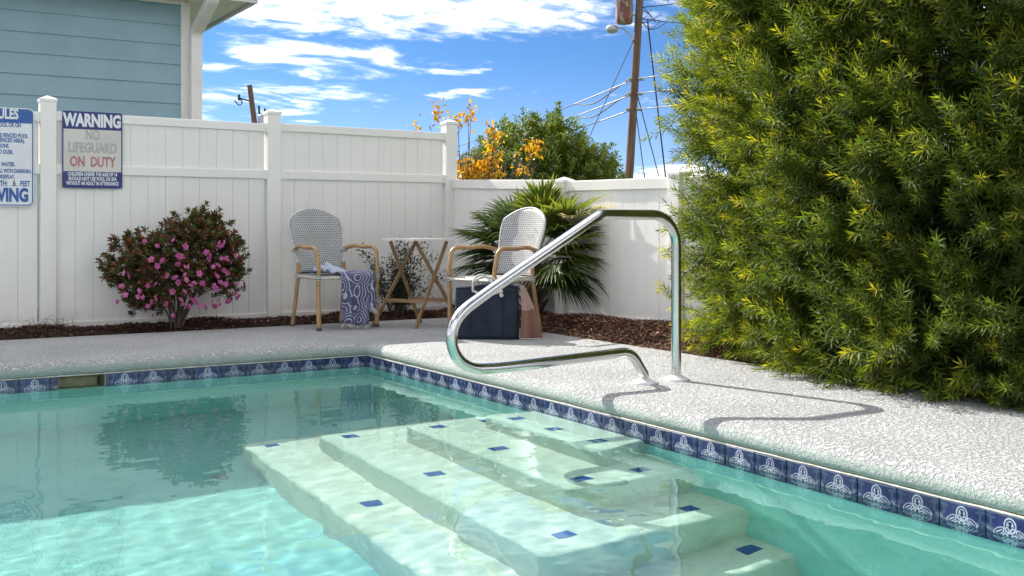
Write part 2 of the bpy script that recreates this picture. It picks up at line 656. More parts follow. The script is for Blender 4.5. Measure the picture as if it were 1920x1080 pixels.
# patterned waterline tiles
def tile_material():
    m, t, out = material('waterline_tile_glaze')
    co = objco(t)
    x, _, z = t.xyz(co)
    u = t.m('DIVIDE', x, 0.0755)              # -1..1 across
    v = t.m('DIVIDE', z, 0.0755)
    au = t.m('ABSOLUTE', u)
    v0 = v
    v = t.m('ABSOLUTE', v)            # the motif is mirrored top to bottom
    info = t.n('ShaderNodeObjectInfo')
    navy = t.mix(t.ss(t.noise(co, 30.0, 4.0), 0.3, 0.7), rgb(0.012, 0.016, 0.070), rgb(0.024, 0.032, 0.125))
    shade = rgb(0.045, 0.075, 0.14)
    white = rgb(0.44, 0.48, 0.56)

    def ell(cx, cy, rx, ry, rot=0.0, mirror=True):
        X = t.m('SUBTRACT', au if mirror else u, cx)
        Y = t.m('SUBTRACT', v, cy)
        c_, s_ = math.cos(rot), math.sin(rot)
        A = t.m('DIVIDE', t.m('ADD', t.m('MULTIPLY', X, c_), t.m('MULTIPLY', Y, s_)), rx)
        B = t.m('DIVIDE', t.m('SUBTRACT', t.m('MULTIPLY', Y, c_), t.m('MULTIPLY', X, s_)), ry)
        return t.m('SQRT', t.m('ADD', t.m('MULTIPLY', A, A), t.m('MULTIPLY', B, B)))

    def ring(d, wdt):
        return t.ss(t.m('ABSOLUTE', t.m('SUBTRACT', d, 1.0)), wdt, wdt * 0.45)

    def disc(d):
        return t.ss(d, 1.0, 0.9)
    marks = []
    marks.append(ring(ell(0.0, 0.63, 0.235, 0.275, 0.0, False), 0.15))        # looped horseshoe
    marks.append(t.m('MULTIPLY', ring(ell(0.0, 0.63, 0.135, 0.165, 0.0, False), 0.2), 0.75))
    marks.append(ring(ell(0.115, 0.46, 0.075, 0.085), 0.34))                   # scroll ends
    marks.append(disc(ell(0.085, 0.66, 0.035, 0.075, -0.3)))
    marks.append(ring(ell(0.46, 0.36, 0.235, 0.115, -0.55), 0.17))             # side leaves
    marks.append(disc(ell(0.45, 0.36, 0.17, 0.024, -0.55)))
    marks.append(ring(ell(0.20, 0.20, 0.11, 0.10), 0.3))
    marks.append(ring(ell(0.0, 0.28, 0.09, 0.12, 0.0, False), 0.3))
    mk = marks[0]
    for q in marks[1:]:
        mk = t.m('MAXIMUM', mk, q)
    sh = t.m('MAXIMUM', ring(ell(1.0, 0.66, 0.21, 0.22), 0.3), disc(ell(0.74, 0.84, 0.16, 0.07, 0.4)))
    sh = t.m('MAXIMUM', sh, ring(ell(1.0, 0.32, 0.13, 0.17), 0.35))
    sh = t.m('MAXIMUM', sh, disc(ell(0.80, 0.52, 0.10, 0.05, -0.5)))
    c = t.mix(t.m('MULTIPLY', sh, 0.8), navy, shade)
    wear = t.ss(t.noise(t.vm('ADD', co, t.vm('SCALE', info.outputs['Location'], None)), 120.0, 3.0), 0.25, 0.6)
    c = t.mix(t.m('MULTIPLY', mk, t.m('ADD', t.m('MULTIPLY', wear, 0.35), 0.6)), c, white)
    rnd = t.m('ADD', t.m('MULTIPLY', info.outputs['Random'], 0.5), 0.75)
    c = t.mix(1.0, c, t.comb(rnd, rnd, rnd), 'MULTIPLY')
    # chalky scale line left by the water
    sc = t.m('MULTIPLY', t.ss(t.m('ABSOLUTE', t.m('SUBTRACT', v0, t.m('ADD', 0.27, t.m('MULTIPLY', t.noise(geopos(t), 9.0, 3.0), 0.12)))), 0.20, 0.0), t.ss(t.noise(geopos(t), 55.0, 4.0), 0.42, 0.7))
    c = t.mix(t.m('MULTIPLY', sc, 0.42), c, rgb(0.42, 0.46, 0.46))
    principled(t, out, **{'Base Color': c, 'Roughness': t.m('ADD', 0.14, t.m('MULTIPLY', sc, 0.4)), 'Specular IOR Level': 0.5, 'Normal': bump(t, mk, 0.12, 0.001)})
    return m


M_TILE = tile_material()


def tile_mesh(x0, x1):
    mb = MB()
    h = 0.0755
    b = 0.003
    vs = [(x0, 0.003, -h), (x1, 0.003, -h), (x1, 0.003, h), (x0, 0.003, h), (x0, -0.002, -h), (x1, -0.002, -h), (x1, -0.002, h), (x0, -0.002, h),
          (x0 + b, -0.0045, -h + b), (x1 - b, -0.0045, -h + b), (x1 - b, -0.0045, h - b), (x0 + b, -0.0045, h - b)]
    mb.add(vs, [(0, 1, 5, 4), (1, 2, 6, 5), (2, 3, 7, 6), (3, 0, 4, 7), (4, 5, 9, 8), (5, 6, 10, 9), (6, 7, 11, 10), (7, 4, 8, 11), (8, 9, 10, 11)])
    return mb.data('waterline_tile', M_TILE)


TP = 0.1545
t_full = tile_mesh(-0.0755, 0.0755)
ZT = -0.155
xs = -0.003 - TP / 2
while xs > PX0 + 0.1:                              # far wall
    a, b = xs - TP / 2, xs + TP / 2
    me = t_full
    if b > SK0 and a < SK1:
        if b > SK1 + 0.02:
            me = tile_mesh(max(-0.0755, SK1 + 0.003 - xs), 0.0755)
        elif a < SK0 - 0.02:
            me = tile_mesh(-0.0755, min(0.0755, SK0 - 0.003 - xs))
        else:
            me = None
    if me:
        link('waterline_tile', me, pool, (xs, 0.0, ZT + random.uniform(-.0008, .0008)), (random.uniform(-.006, .006), 0, random.uniform(-.008, .008)))
    xs -= TP
ys = -0.003 - TP / 2
while ys > PY0 + 0.1:                              # right-hand wall
    link('waterline_tile', t_full, pool, (0.0, ys, ZT + random.uniform(-.0008, .0008)), (0, random.uniform(-.006, .006), -math.pi / 2 + random.uniform(-.008, .008)))
    ys -= TP

# skimmer mouth
M_SKIM = plain('aged_skimmer_plastic', (0.22, 0.19, 0.12), 0.6, 0.25, 20.0)
sk = bpy.data.objects.new('skimmer', None)
COL.objects.link(sk)
sk.parent = pool
mb = MB()
d = 0.32
mb.add([(SK0, g, SKZ), (SK1, g, SKZ), (SK1, d, SKZ), (SK0, d, SKZ)], [(0, 1, 2, 3)])
mb.add([(SK0, g, -.07), (SK1, g, -.07), (SK1, d, -.07), (SK0, d, -.07)], [(3, 2, 1, 0)])
mb.add([(SK0, g, SKZ), (SK0, d, SKZ), (SK0, d, -.07), (SK0, g, -.07)], [(0, 1, 2, 3)])
mb.add([(SK1, g, SKZ), (SK1, d, SKZ), (SK1, d, -.07), (SK1, g, -.07)], [(3, 2, 1, 0)])
mb.add([(SK0, d, SKZ), (SK1, d, SKZ), (SK1, d, -.07), (SK0, d, -.07)], [(0, 1, 2, 3)])
mb.build('throat', M_SKIM, sk)
mb = MB()
mb.box((SK0 + .012, 0.15, -.19), (SK1 - .012, 0.162, -.112))
mb.tube([(SK0 + .004, 0.156, -.108), (SK1 - .004, 0.156, -.108)], 0.007, 8)
mb.build('weir_flap', plain('weir_plastic', (0.30, 0.26, 0.17), 0.6, 0.2, 20.0), sk)

# floor drain
mb = MB()
mb.lathe([(0.036, 0.0), (0.036, 0.006), (0.03, 0.010), (0.01, 0.011), (0.0005, 0.011)], 20)
mb.build('floor_drain', plain('drain_plastic', (0.35, 0.33, 0.33), 0.6), pool, (-1.32, -1.33, FLOOR))

# water surface
nx, ny = 460, 360
gx = np.linspace(PX0 - 0.004, 0.004, nx)
gy = np.linspace(PY0 - 0.004, 0.004, ny)
X, Y = np.meshgrid(gx, gy, indexing='ij')
Z = np.zeros_like(X)
wr = np.random.default_rng(5)
for i in range(60):
    lam = 10 ** wr.uniform(-1.28, -0.42)
    th = wr.normal(-0.6, 0.75)
    kx, ky = 2 * np.pi / lam * np.cos(th), 2 * np.pi / lam * np.sin(th)
    amp = WAVE_AMP * lam ** 0.95 * wr.uniform(0.5, 1.0)
    env = 0.6 + 0.4 * np.sin(X * wr.uniform(.4, 1.6) + Y * wr.uniform(.4, 1.6) + wr.uniform(0, 6))
    Z += amp * env * np.sin(kx * X + ky * Y + wr.uniform(0, 6.3) + 0.6 * np.sin(1.3 * X + wr.uniform(0, 6)) + 0.6 * np.sin(1.1 * Y + wr.uniform(0, 6)))
calm = 0.45 + 0.55 / (1 + np.exp((Y + 1.9 + 0.25 * X) * 2.2))
Z *= calm
V = np.stack([X.ravel(), Y.ravel(), (ZW + Z).ravel()], 1)
ii = np.arange(nx * ny).reshape(nx, ny)
F = np.stack([ii[:-1, :-1].ravel(), ii[1:, :-1].ravel(), ii[1:, 1:].ravel(), ii[:-1, 1:].ravel()], 1)
water = link('water', npmesh('water', V, F, M_WATER, smooth=True))
tag(water, kind='structure')
water.cycles.is_caustics_caster = True
for o in list(pool.children) + list(stairs.children):
    o.cycles.is_caustics_receiver = True
# ================================================================== fences
def vinyl_material():
    m, t, out = material('white_vinyl')
    co = geopos(t)
    n = t.noise(co, 2.4, 5.0, 0.65)
    st = t.noise(t.vm('MULTIPLY', co, (14.0, 14.0, 0.7)), 1.0, 4.0)
    c = t.mix(t.ss(n, 0.3, 0.75), rgb(0.83, 0.80, 0.755), rgb(0.87, 0.84, 0.80))
    c = t.mix(t.m('MULTIPLY', t.ss(st, 0.55, 0.85), 0.22), c, rgb(0.62, 0.60, 0.56))
    _, _, z = t.xyz(co)
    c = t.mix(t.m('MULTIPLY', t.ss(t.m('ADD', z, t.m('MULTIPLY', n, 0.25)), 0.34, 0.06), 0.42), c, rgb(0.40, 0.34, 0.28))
    principled(t, out, **{'Base Color': c, 'Roughness': 0.42, 'Specular IOR Level': 0.4, 'Normal': bump(t, t.noise(co, 6.0, 3.0), 0.05, 0.01)})
    return m


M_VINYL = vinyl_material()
PW = 0.053     # half width of a post


def post_parts(parent, x, y, h):
    mb = MB()
    mb.box((-PW, -PW, -0.1), (PW, PW, h))
    p = mb.build('post', M_VINYL, parent, (x, y, 0), bevel=0.006)
    mb = MB()
    r = PW + 0.006
    mb.box((-r, -r, h - 0.012), (r, r, h + 0.006))
    mb.add([(-r, -r, h + .006), (r, -r, h + .006), (r, r, h + .006), (-r, r, h + .006), (0, 0, h + .032)], [(0, 1, 4), (1, 2, 4), (2, 3, 4), (3, 0, 4)])
    mb.build('post_cap', M_VINYL, p)
    return p


def plank_mesh(wd, h):
    mb = MB()
    e = 0.0026
    a = wd / 2 - 0.0005
    poly = [(-a, -0.011 + e), (-a + e, -0.011), (a - e, -0.011), (a, -0.011 + e), (a, 0.011), (-a, 0.011)]
    mb.prism(poly, 0, h)
    return mb.data('plank', M_VINYL)


def fence_section(parent, x0, x1, zt0, zt1, mid=None, zb=0.05, rail=0.062, nplank=12, gap0=0.012, gap1=0.004):
    """section along local x between two post faces"""
    def rl(name, za0, za1, hh, dep=0.026):
        mb = MB()
        a, b = x0 + gap0 * 0.6, x1 - gap1 * 0.6
        vs = [(a, -dep, za0 - hh), (b, -dep, za1 - hh), (b, dep, za1 - hh), (a, dep, za0 - hh), (a, -dep, za0), (b, -dep, za1), (b, dep, za1), (a, dep, za0)]
        mb.add(vs, [(3, 2, 1, 0), (4, 5, 6, 7), (0, 1, 5, 4), (1, 2, 6, 5), (2, 3, 7, 6), (3, 0, 4, 7)])
        mb.build(name, M_VINYL, parent, bevel=0.004)
        for s, q, zz in ((1, x0, za0), (-1, x1, za1)):
            mb = MB()
            mb.box((min(q, q + s * .03), -dep - .003, zz - hh - .003), (max(q, q + s * .03), dep + .003, zz + .003))
            mb.build('bracket', M_VINYL, parent)
    rl('top_rail', zt0, zt1, rail)
    rl('bottom_rail', zb + 0.055, zb + 0.055, 0.12)
    if mid:
        rl('middle_rail', mid + rail / 2, mid + rail / 2, rail + .004)
    wd = (x1 - x0 - gap0 - gap1) / nplank
    for k in range(nplank):
        xc = x0 + gap0 + wd * (k + 0.5)
        f = (xc - x0) / (x1 - x0)
        zt = zt0 + (zt1 - zt0) * f - rail + 0.01
        segs = [(zb + 0.05, mid - rail / 2 + .005), (mid + rail / 2 - .005, zt)] if mid else [(zb + 0.05, zt)]
        for za, zz in segs:
            key = (round(wd, 4), round(zz - za, 3))
            if key not in PLANKS:
                PLANKS[key] = plank_mesh(wd, zz - za)
            link('plank', PLANKS[key], parent, (xc, random.uniform(-.001, .001), za), (0, 0, random.uniform(-.008, .008)))


PLANKS = {}
FY = 1.955
tall = thing('tall_vinyl_fence', 'tall white vinyl privacy fence with a middle rail along the far side of the pool', 'fence', (0, FY, 0))
posts = [-4.87, -3.225, -1.58, 0.063, 1.645]
for x in posts:
    post_parts(tall, x, 0, 1.628)
for a, b in zip(posts[:-1], posts[1:]):
    fence_section(tall, a + PW, b - PW, 1.548, 1.538, mid=1.142, zb=0.0, gap0=0.004, gap1=0.013)

low = thing('low_vinyl_fence', 'lower white vinyl fence without middle rail behind the palm', 'fence', (1.665, FY, 0), R(-85))
lp = [1.536, 2.729]
post_parts(low, lp[0], 0, 1.075)
post_parts(low, lp[1], 0, 1.085)
fence_section(low, 0.06, lp[0] - PW, 1.135, 1.085, zb=0.05, rail=0.075, gap0=0.004, gap1=0.006)
fence_section(low, lp[0] + PW, lp[1] - PW, 1.072, 1.062, zb=0.05, rail=0.075, nplank=9, gap0=0.006, gap1=0.006)
fence_section(low, lp[1] + PW, lp[1] + 0.9, 1.06, 1.06, zb=0.05, rail=0.075, nplank=6, gap0=0.006, gap1=0.006)
# ================================================================== house beyond the fence
HX, HY = 0.36, 5.5
M_SIDING = plain('blue_siding_paint', (0.235, 0.375, 0.435), 0.55, 0.06, 3.0, 0.25, 25.0)
M_TRIM = plain('white_trim_paint', (0.74, 0.72, 0.69), 0.5, 0.05, 6.0)
M_SHINGLE = plain('grey_shingles', (0.12, 0.115, 0.11), 0.9, 0.3, 8.0, 0.5, 60.0)
house = thing('blue_house', 'blue clapboard house with white gutter pipe and eaves behind the tall fence', 'house', (HX, HY, 0))
EX = 0.21
ZE = 3.15
HL = 9.0
k = 0
z = 0.18
boards = {}
while z < ZE - 0.01:
    h = min(EX, ZE - z - 0.003)
    key = round(h, 3)
    if key not in boards:
        mb = MB()
        mb.prism([(-0.028, -0.02), (-0.010, h + 0.02 if h >= EX - 1e-6 else h), (0.0, h + 0.02 if h >= EX - 1e-6 else h), (-0.006, -0.02)], 0, HL - 0.07,
                 Matrix(((0, 0, -1, -0.07), (1, 0, 0, 0), (0, 1, 0, 0), (0, 0, 0, 1))))
        boards[key] = mb.data('siding_board', M_SIDING)
    link('siding_board', boards[key], house, (0, 0, z))
    z += EX
mb = MB()
mb.box((-HL, 0.002, -0.1), (-0.001, 6.0, ZE - 0.01))
mb.build('wall', M_SIDING, house)
mb = MB()
mb.box((-0.085, -0.034, -0.1), (0.012, 0.0, ZE - 0.004))
mb.box((-0.012, 0.001, -0.1), (0.012, 0.09, ZE - 0.004))
mb.build('corner_board', M_TRIM, house, bevel=0.003)
OX, OY = 0.60, -0.52
# soffit of narrow vented boards
sw = 0.15
y = OY + 0.03
n = 0
mb = MB(); mb.box((0.0, 0.0, 0.0), (sw - 0.006, -OY - 0.035, 0.012))
me_s = mb.data('soffit_panel', M_TRIM)
x = OX - 0.04 - sw
while x > -HL:
    link('soffit_panel', me_s, house, (x, OY + 0.033, ZE + random.uniform(0, .002)))
    x -= sw
mb = MB(); mb.box((0.016, 0.002, ZE), (OX - 0.045, 6.0, ZE + 0.012)); mb.build('soffit_panel', M_TRIM, house)
mb = MB(); mb.box((-HL, 0.0, ZE - 0.035), (-0.087, 0.0 - 0.03, ZE - 0.002)); mb.build('frieze_strip', M_TRIM, house)
mb = MB()
mb.box((-HL, OY, ZE - 0.03), (OX, OY + 0.03, ZE + 0.15))
mb.box((OX - 0.03, OY + 0.031, ZE - 0.03), (OX, 6.0, ZE + 0.15))
mb.build('fascia', M_TRIM, house)
mb = MB()
gp = [(OY - 0.001, ZE + 0.12), (OY - 0.001, ZE + 0.02), (OY - 0.07, ZE + 0.02), (OY - 0.105, ZE + 0.07), (OY - 0.11, ZE + 0.12), (OY - 0.10, ZE + 0.12), (OY - 0.095, ZE + 0.075), (OY - 0.065, ZE + 0.03), (OY - 0.012, ZE + 0.03), (OY - 0.012, ZE + 0.12)]
Mg = Matrix(((0, 0, 1, 0), (1, 0, 0, 0), (0, 1, 0, 0), (0, 0, 0, 1)))
mb.prism(gp, -HL, OX + 0.02, Mg)
gut = mb.build('gutter', M_TRIM, house)
# downspout: from the gutter back to the corner, then straight down
pts = fillet([(0.11, OY - 0.05, ZE + 0.02), (0.11, OY - 0.05, ZE - 0.03), (0.058, -0.083, ZE - 0.33), (0.058, -0.083, -0.1)], [0.10, 0.12], 6)
mb = MB()
vs, fs = [], []
a, b = 0.062, 0.045
for i, p in enumerate(pts):
    t_ = (pts[min(i + 1, len(pts) - 1)] - pts[max(i - 1, 0)]).normalized()
    ux = Vector((1, 0, 0)); uy = t_.cross(ux).normalized()
    for (s1, s2) in ((-1, -.75), (-.82, -1), (.82, -1), (1, -.75), (1, .75), (.82, 1), (-.82, 1), (-1, .75)):
        vs.append(p + ux * a * s1 + uy * b * s2)
for i in range(len(pts) - 1):
    for q in range(8):
        fs.append((i * 8 + q, i * 8 + (q + 1) % 8, i * 8 + 8 + (q + 1) % 8, i * 8 + 8 + q))
mb.add(vs, fs)
ds = mb.build('downspout', M_TRIM, house)
for zz in (2.45, 1.2):
    mb = MB(); mb.box((-0.008, -0.131, zz), (0.124, -0.036, zz + 0.03)); mb.build('strap', M_TRIM, ds)
mb = MB()
rz_ = ZE + 0.15
mb.add([(-HL - .3, OY - 0.03, rz_), (OX + .03, OY - 0.03, rz_), (OX + .03, 3.0, rz_ + 1.45), (-HL - .3, 3.0, rz_ + 1.45), (OX + .03, 6.5, rz_), (-HL - .3, 6.5, rz_),
        (-HL - .3, OY - 0.03, rz_ + .05), (OX + .03, OY - 0.03, rz_ + .05), (OX + .03, 3.0, rz_ + 1.5), (-HL - .3, 3.0, rz_ + 1.5), (OX + .03, 6.5, rz_ + .05), (-HL - .3, 6.5, rz_ + .05)],
       [(0, 1, 2, 3), (3, 2, 4, 5), (7, 6, 9, 8), (8, 9, 11, 10), (0, 6, 7, 1), (1, 7, 8, 2), (2, 8, 10, 4), (6, 0, 3, 9), (9, 3, 5, 11), (4, 10, 11, 5)])
mb.build('roof', M_SHINGLE, house)

# ================================================================== signs on the fence


def text_mesh(name, body, size, mat, parent, x, z, y=-0.0048, sx=1.0, align='RIGHT', bold=0.0, depth=0.0009):
    cu = bpy.data.curves.new(name, 'FONT')
    cu.body = body
    cu.size = size
    cu.align_x = align
    cu.align_y = 'CENTER'
    cu.offset = bold
    cu.resolution_u = 3
    cu.extrude = depth / 2
    tmp = bpy.data.objects.new(name, cu)
    COL.objects.link(tmp)
    dg = bpy.context.evaluated_depsgraph_get()
    me = bpy.data.meshes.new_from_object(tmp.evaluated_get(dg))
    bpy.data.objects.remove(tmp)
    bpy.data.curves.remove(cu)
    me.transform(Matrix(((sx, 0, 0, 0), (0, 0, -1, 0), (0, 1, 0, 0), (0, 0, 0, 1))))
    me.materials.clear()
    me.materials.append(mat)
    return link(name, me, parent, (x, y, z))


def rounded_rect(x0, z0, x1, z1, r, n=5):
    out = []
    for cx, cz, a0 in ((x1 - r, z0 + r, -90), (x1 - r, z1 - r, 0), (x0 + r, z1 - r, 90), (x0 + r, z0 + r, 180)):
        for k in range(n + 1):
            a = R(a0 + 90 * k / n)
            out.append((cx + r * math.cos(a), cz + r * math.sin(a)))
    return out


M_XZ = Matrix(((1, 0, 0, 0), (0, 0, -1, 0), (0, 1, 0, 0), (0, 0, 0, 1)))      # prism (x,z) extruded towards -y
M_SIGNW = plain('sign_white', (0.74, 0.75, 0.78), 0.35, 0.05, 5.0)
M_SIGNF = plain('sun_faded_white', (0.62, 0.595, 0.55), 0.45, 0.05, 5.0)
M_BLUE = plain('sign_blue', (0.016, 0.095, 0.33), 0.35, 0.1, 9.0)
M_NAVY = plain('sign_navy', (0.018, 0.026, 0.17), 0.35, 0.1, 9.0)
M_GREYRED = plain('faded_grey_print', (0.44, 0.41, 0.385), 0.5, 0.08, 20.0)
M_PINKRED = plain('faded_red_print', (0.46, 0.20, 0.20), 0.5, 0.15, 12.0)
M_INK = plain('black_print', (0.03, 0.035, 0.05), 0.5)
M_BOLT = plain('dull_screw', (0.2, 0.2, 0.2), 0.4, 0.1, 20.0, metallic=1.0)

ws = thing('warning_sign', 'square-cornered navy and white warning sign about no lifeguard, right of the fence post', 'sign', (-1.283, FY - 0.0315, 1.283), 0)
hw, hh = 0.2045, 0.274
mb = MB(); mb.box((-hw, -0.0025, -hh), (hw, 0.0, hh)); mb.build('panel', M_NAVY, ws)
mb = MB(); mb.box((-hw + .008, -0.0037, -hh + 0.118), (hw - .008, -0.0026, hh - 0.128)); mb.build('white_field', M_SIGNF, ws)
text_mesh('lettering', 'WARNING', 0.122, M_SIGNW, ws, 0, hh - 0.067, sx=0.66, align='CENTER', bold=0.0062)
text_mesh('lettering', 'NO', 0.098, M_GREYRED, ws, 0, 0.105, y=-0.0046, sx=0.62, align='CENTER', bold=0.003)
text_mesh('lettering', 'LIFEGUARD', 0.098, M_GREYRED, ws, 0.0, 0.012, y=-0.0046, sx=0.655, align='CENTER', bold=0.004)
text_mesh('lettering', 'ON  DUTY', 0.098, M_PINKRED, ws, 0, -0.088, y=-0.0046, sx=0.655, align='CENTER', bold=0.004)
for i, s in enumerate(('CHILDREN UNDER THE AGE OF 14', 'SHOULD NOT USE POOL OR SPA', 'WITHOUT AN ADULT IN ATTENDANCE')):
    text_mesh('lettering', s, 0.036, M_SIGNW, ws, 0, -hh + 0.098 - i * 0.0325, sx=(0.60, 0.61, 0.545)[i], align='CENTER', bold=0.0012)
for sx_ in (-1, 1):
    for sz_ in (-1, 1):
        mb = MB(); mb.lathe([(0.006, 0), (0.005, 0.003), (0.0005, 0.004)], 10, Matrix.Translation((sx_ * (hw - .007), -0.0026, sz_ * (hh - .007))) @ Matrix.Rotation(R(90), 4, 'X'))
        mb.build('screw', M_BOLT, ws)

rs = thing('pool_rules_sign', 'blue and white rounded pool rules sign left of the fence post', 'sign', (-1.672, FY - 0.0315, 1.215), 0)
SWD, SHH = 0.62, 0.342
mb = MB(); mb.prism(rounded_rect(-SWD, -SHH, 0, SHH, 0.035), 0, 0.0025, M_XZ); mb.build('panel', M_SIGNW, rs)
mb = MB()
outer = rounded_rect(-SWD + .006, -SHH + .006, -.006, SHH - .006, 0.03)
inner = rounded_rect(-SWD + .013, -SHH + .013, -.013, SHH - .013, 0.024)
n = len(outer)
vs = [(x, -0.0034, z) for x, z in outer] + [(x, -0.0034, z) for x, z in inner]
mb.add(vs, [(i, (i + 1) % n, n + (i + 1) % n, n + i) for i in range(n)])
mb.build('border', M_BLUE, rs)
mb = MB()
hd = [(x, z) for x, z in rounded_rect(-SWD + .0135, SHH - 0.105, -.0135, SHH - .0135, 0.024)]
hd = [(-SWD + .0135, SHH - .105), (-.0135, SHH - .105)] + [p for p in hd if p[1] > SHH - 0.045]
mb.prism(hd, 0.0026, 0.0036, M_XZ)
mb.build('header', M_BLUE, rs)


text_mesh('lettering', 'POOL RULES', 0.098, M_SIGNW, rs, -0.1006, 0.2953, sx=0.62, bold=0.0035)
for s, xx, yy, sz, col, b in (('IN POOL OR ON', -0.0835, 0.2206, .040, M_BLUE, .0012), ('THE FENCED POOL', -0.0392, 0.1477, .040, M_BLUE, .0012), ('FENCED AREA).', -0.0597, 0.1141, .040, M_BLUE, .0012),
                              ('PERSONS.', -0.1586, 0.0749, .038, M_BLUE, .0012), ('TO DUSK.', -0.1313, 0.0338, .040, M_BLUE, .0012), ('POOL WATER.', -0.1211, -0.0521, .040, M_BLUE, .0012),
                              ('ILL WITH DIARRHEA.', -0.0153, -0.097, .038, M_BLUE, .001), ('HORSEPLAY.', -0.1211, -0.1381, .038, M_BLUE, .001), ('FEET', -0.0256, -0.1848, .052, M_BLUE, .0015), ('6', -0.1176, -0.181, .058, M_INK, .0012),
                              ('DEPTH:', -0.1688, -0.1848, .052, M_BLUE, .0015), ('DIVING', -0.0358, -0.267, .125, M_BLUE, .0062)):
    text_mesh('lettering', s, sz, col, rs, xx, yy, y=-0.0035, sx=0.60 if sz < .1 else 0.66, bold=b)
mb = MB(); mb.box((-0.104, -0.0036, -0.2001), (-0.1483, -0.0030, -0.1971)); mb.build('underline', M_INK, rs)
# ================================================================== stainless handrail
def steel():
    m, t, out = material('polished_stainless')
    co = geopos(t)
    n = t.noise(t.vm('MULTIPLY', co, (60, 60, 60)), 1.0, 3.0)
    principled(t, out, **{'Base Color': rgb(0.60, 0.60, 0.585), 'Metallic': 1.0, 'Roughness': t.ss(n, 0.2, 0.8, 0.13, 0.22)})
    return m


M_STEEL = steel()
M_ABS = plain('white_escutcheon', (0.72, 0.72, 0.70), 0.4, 0.06, 20.0)
RY = -2.28
rail = thing('pool_handrail', 'bent stainless steel handrail curving out over the pool steps', 'handrail', (0.585, RY, 0.0))
pts = fillet([(0, 0, -0.02), (0, 0, 0.791), (-0.455, 0, 0.791), (-1.49, 0, 0.20), (-1.14 + 0.0, 0, 0.112), (-0.30, 0, 0.150), (-0.195, 0, 0.012), (-0.19, 0, -0.02)][0:3] + [(-1.45, 0, 0.245)], [0.15, 0.10], 9)
# lower loop drawn through its own points
up = fillet([(0, 0, -0.02), (0, 0, 0.791), (-0.45, 0, 0.791), (-1.03, 0, 0.465)], [0.145, 0.09], 9)
nose = [(-1.085, 0, 0.432), (-1.155, 0, 0.388), (-1.203, 0, 0.338), (-1.222, 0, 0.28), (-1.213, 0, 0.218), (-1.172, 0, 0.163), (-1.105, 0, 0.134), (-1.02, 0, 0.128)]
low_ = fillet([(-0.92, 0, 0.130), (-0.275, 0, 0.155), (-0.195, 0, 0.04), (-0.192, 0, -0.02)], [0.10, 0.05], 7)
path = [Vector(p) for p in up] + [Vector(p) for p in catmull(nose, 5)] + [Vector(p) for p in low_]
mb = MB(); mb.tube(path, 0.0238, 20)
mb.build('tube', M_STEEL, rail)
for x in (0.0, -0.192):
    mb = MB()
    mb.lathe([(0.062, 0.0), (0.062, 0.006), (0.056, 0.012), (0.034, 0.018), (0.027, 0.024), (0.025, 0.024)], 28)
    mb.build('escutcheon', M_ABS, rail, (x, 0, 0.0005))

# ================================================================== bistro chairs


def weave_material(name, pu, pv, dark, du=0.23, dv=0.28):
    m, t, out = material(name)
    uv = t.n('ShaderNodeUVMap').outputs[0]
    u, v, _ = t.xyz(uv)
    U = t.m('DIVIDE', u, pu)
    row = t.m('FLOOR', t.m('DIVIDE', v, pv))
    half = t.m('MULTIPLY', t.m('MODULO', t.m('ABSOLUTE', row), 2.0), 0.5)
    fu = t.m('ABSOLUTE', t.m('SUBTRACT', t.m('FRACT', t.m('ADD', U, half)), 0.5))
    fv = t.m('ABSOLUTE', t.m('SUBTRACT', t.m('FRACT', t.m('DIVIDE', v, pv)), 0.5))
    dot = t.m('MULTIPLY', t.ss(fu, du + .03, du - .03), t.ss(fv, dv + .04, dv - .04))
    strand = t.m('SUBTRACT', 1.0, t.m('MULTIPLY', fv, 1.2))
    n = t.noise(geopos(t), 9.0, 3.0)
    base = t.mix(t.ss(n, 0.3, 0.7), rgb(0.66, 0.665, 0.66), rgb(0.76, 0.765, 0.76))
    c = t.mix(t.m('MULTIPLY', dot, 0.96), base, dark)
    p = principled(t, out, **{'Base Color': c, 'Roughness': 0.45, 'Normal': bump(t, t.m('SUBTRACT', strand, t.m('MULTIPLY', dot, 0.9)), 0.7, 0.003)})
    tr = t.n('ShaderNodeBsdfTranslucent')          # thin resin strands let some light through
    t.set(tr, 'Color', c)
    mx = t.n('ShaderNodeMixShader')
    t.set(mx, 0, 0.4)
    t.link(p.outputs[0], mx.inputs[1])
    t.link(tr.outputs[0], mx.inputs[2])
    t.link(mx.outputs[0], out.inputs['Surface'])
    return m


M_WEAVE = weave_material('white_wicker_weave', 0.0178, 0.0135, rgb(0.008, 0.010, 0.022), 0.225, 0.275)
M_SEATW = weave_material('navy_white_seat_weave', 0.016, 0.010, rgb(0.02, 0.03, 0.09), 0.3, 0.3)


def bamboo():
    m, t, out = material('tan_cane_tube')
    co = objco(t)
    n = t.noise(co, 18.0, 5.0, 0.6)
    st = t.noise(t.vm('MULTIPLY', co, (90, 90, 8)), 1.0, 3.0)
    c = t.mix(t.ss(n, 0.3, 0.7), rgb(0.33, 0.195, 0.085), rgb(0.46, 0.285, 0.135))
    c = t.mix(t.m('MULTIPLY', t.ss(st, 0.45, 0.7), 0.35), c, rgb(0.25, 0.135, 0.055))
    principled(t, out, **{'Base Color': c, 'Roughness': 0.4})
    return m


M_CANE = bamboo()
M_FOOT = plain('dark_foot', (0.06, 0.045, 0.035), 0.6)


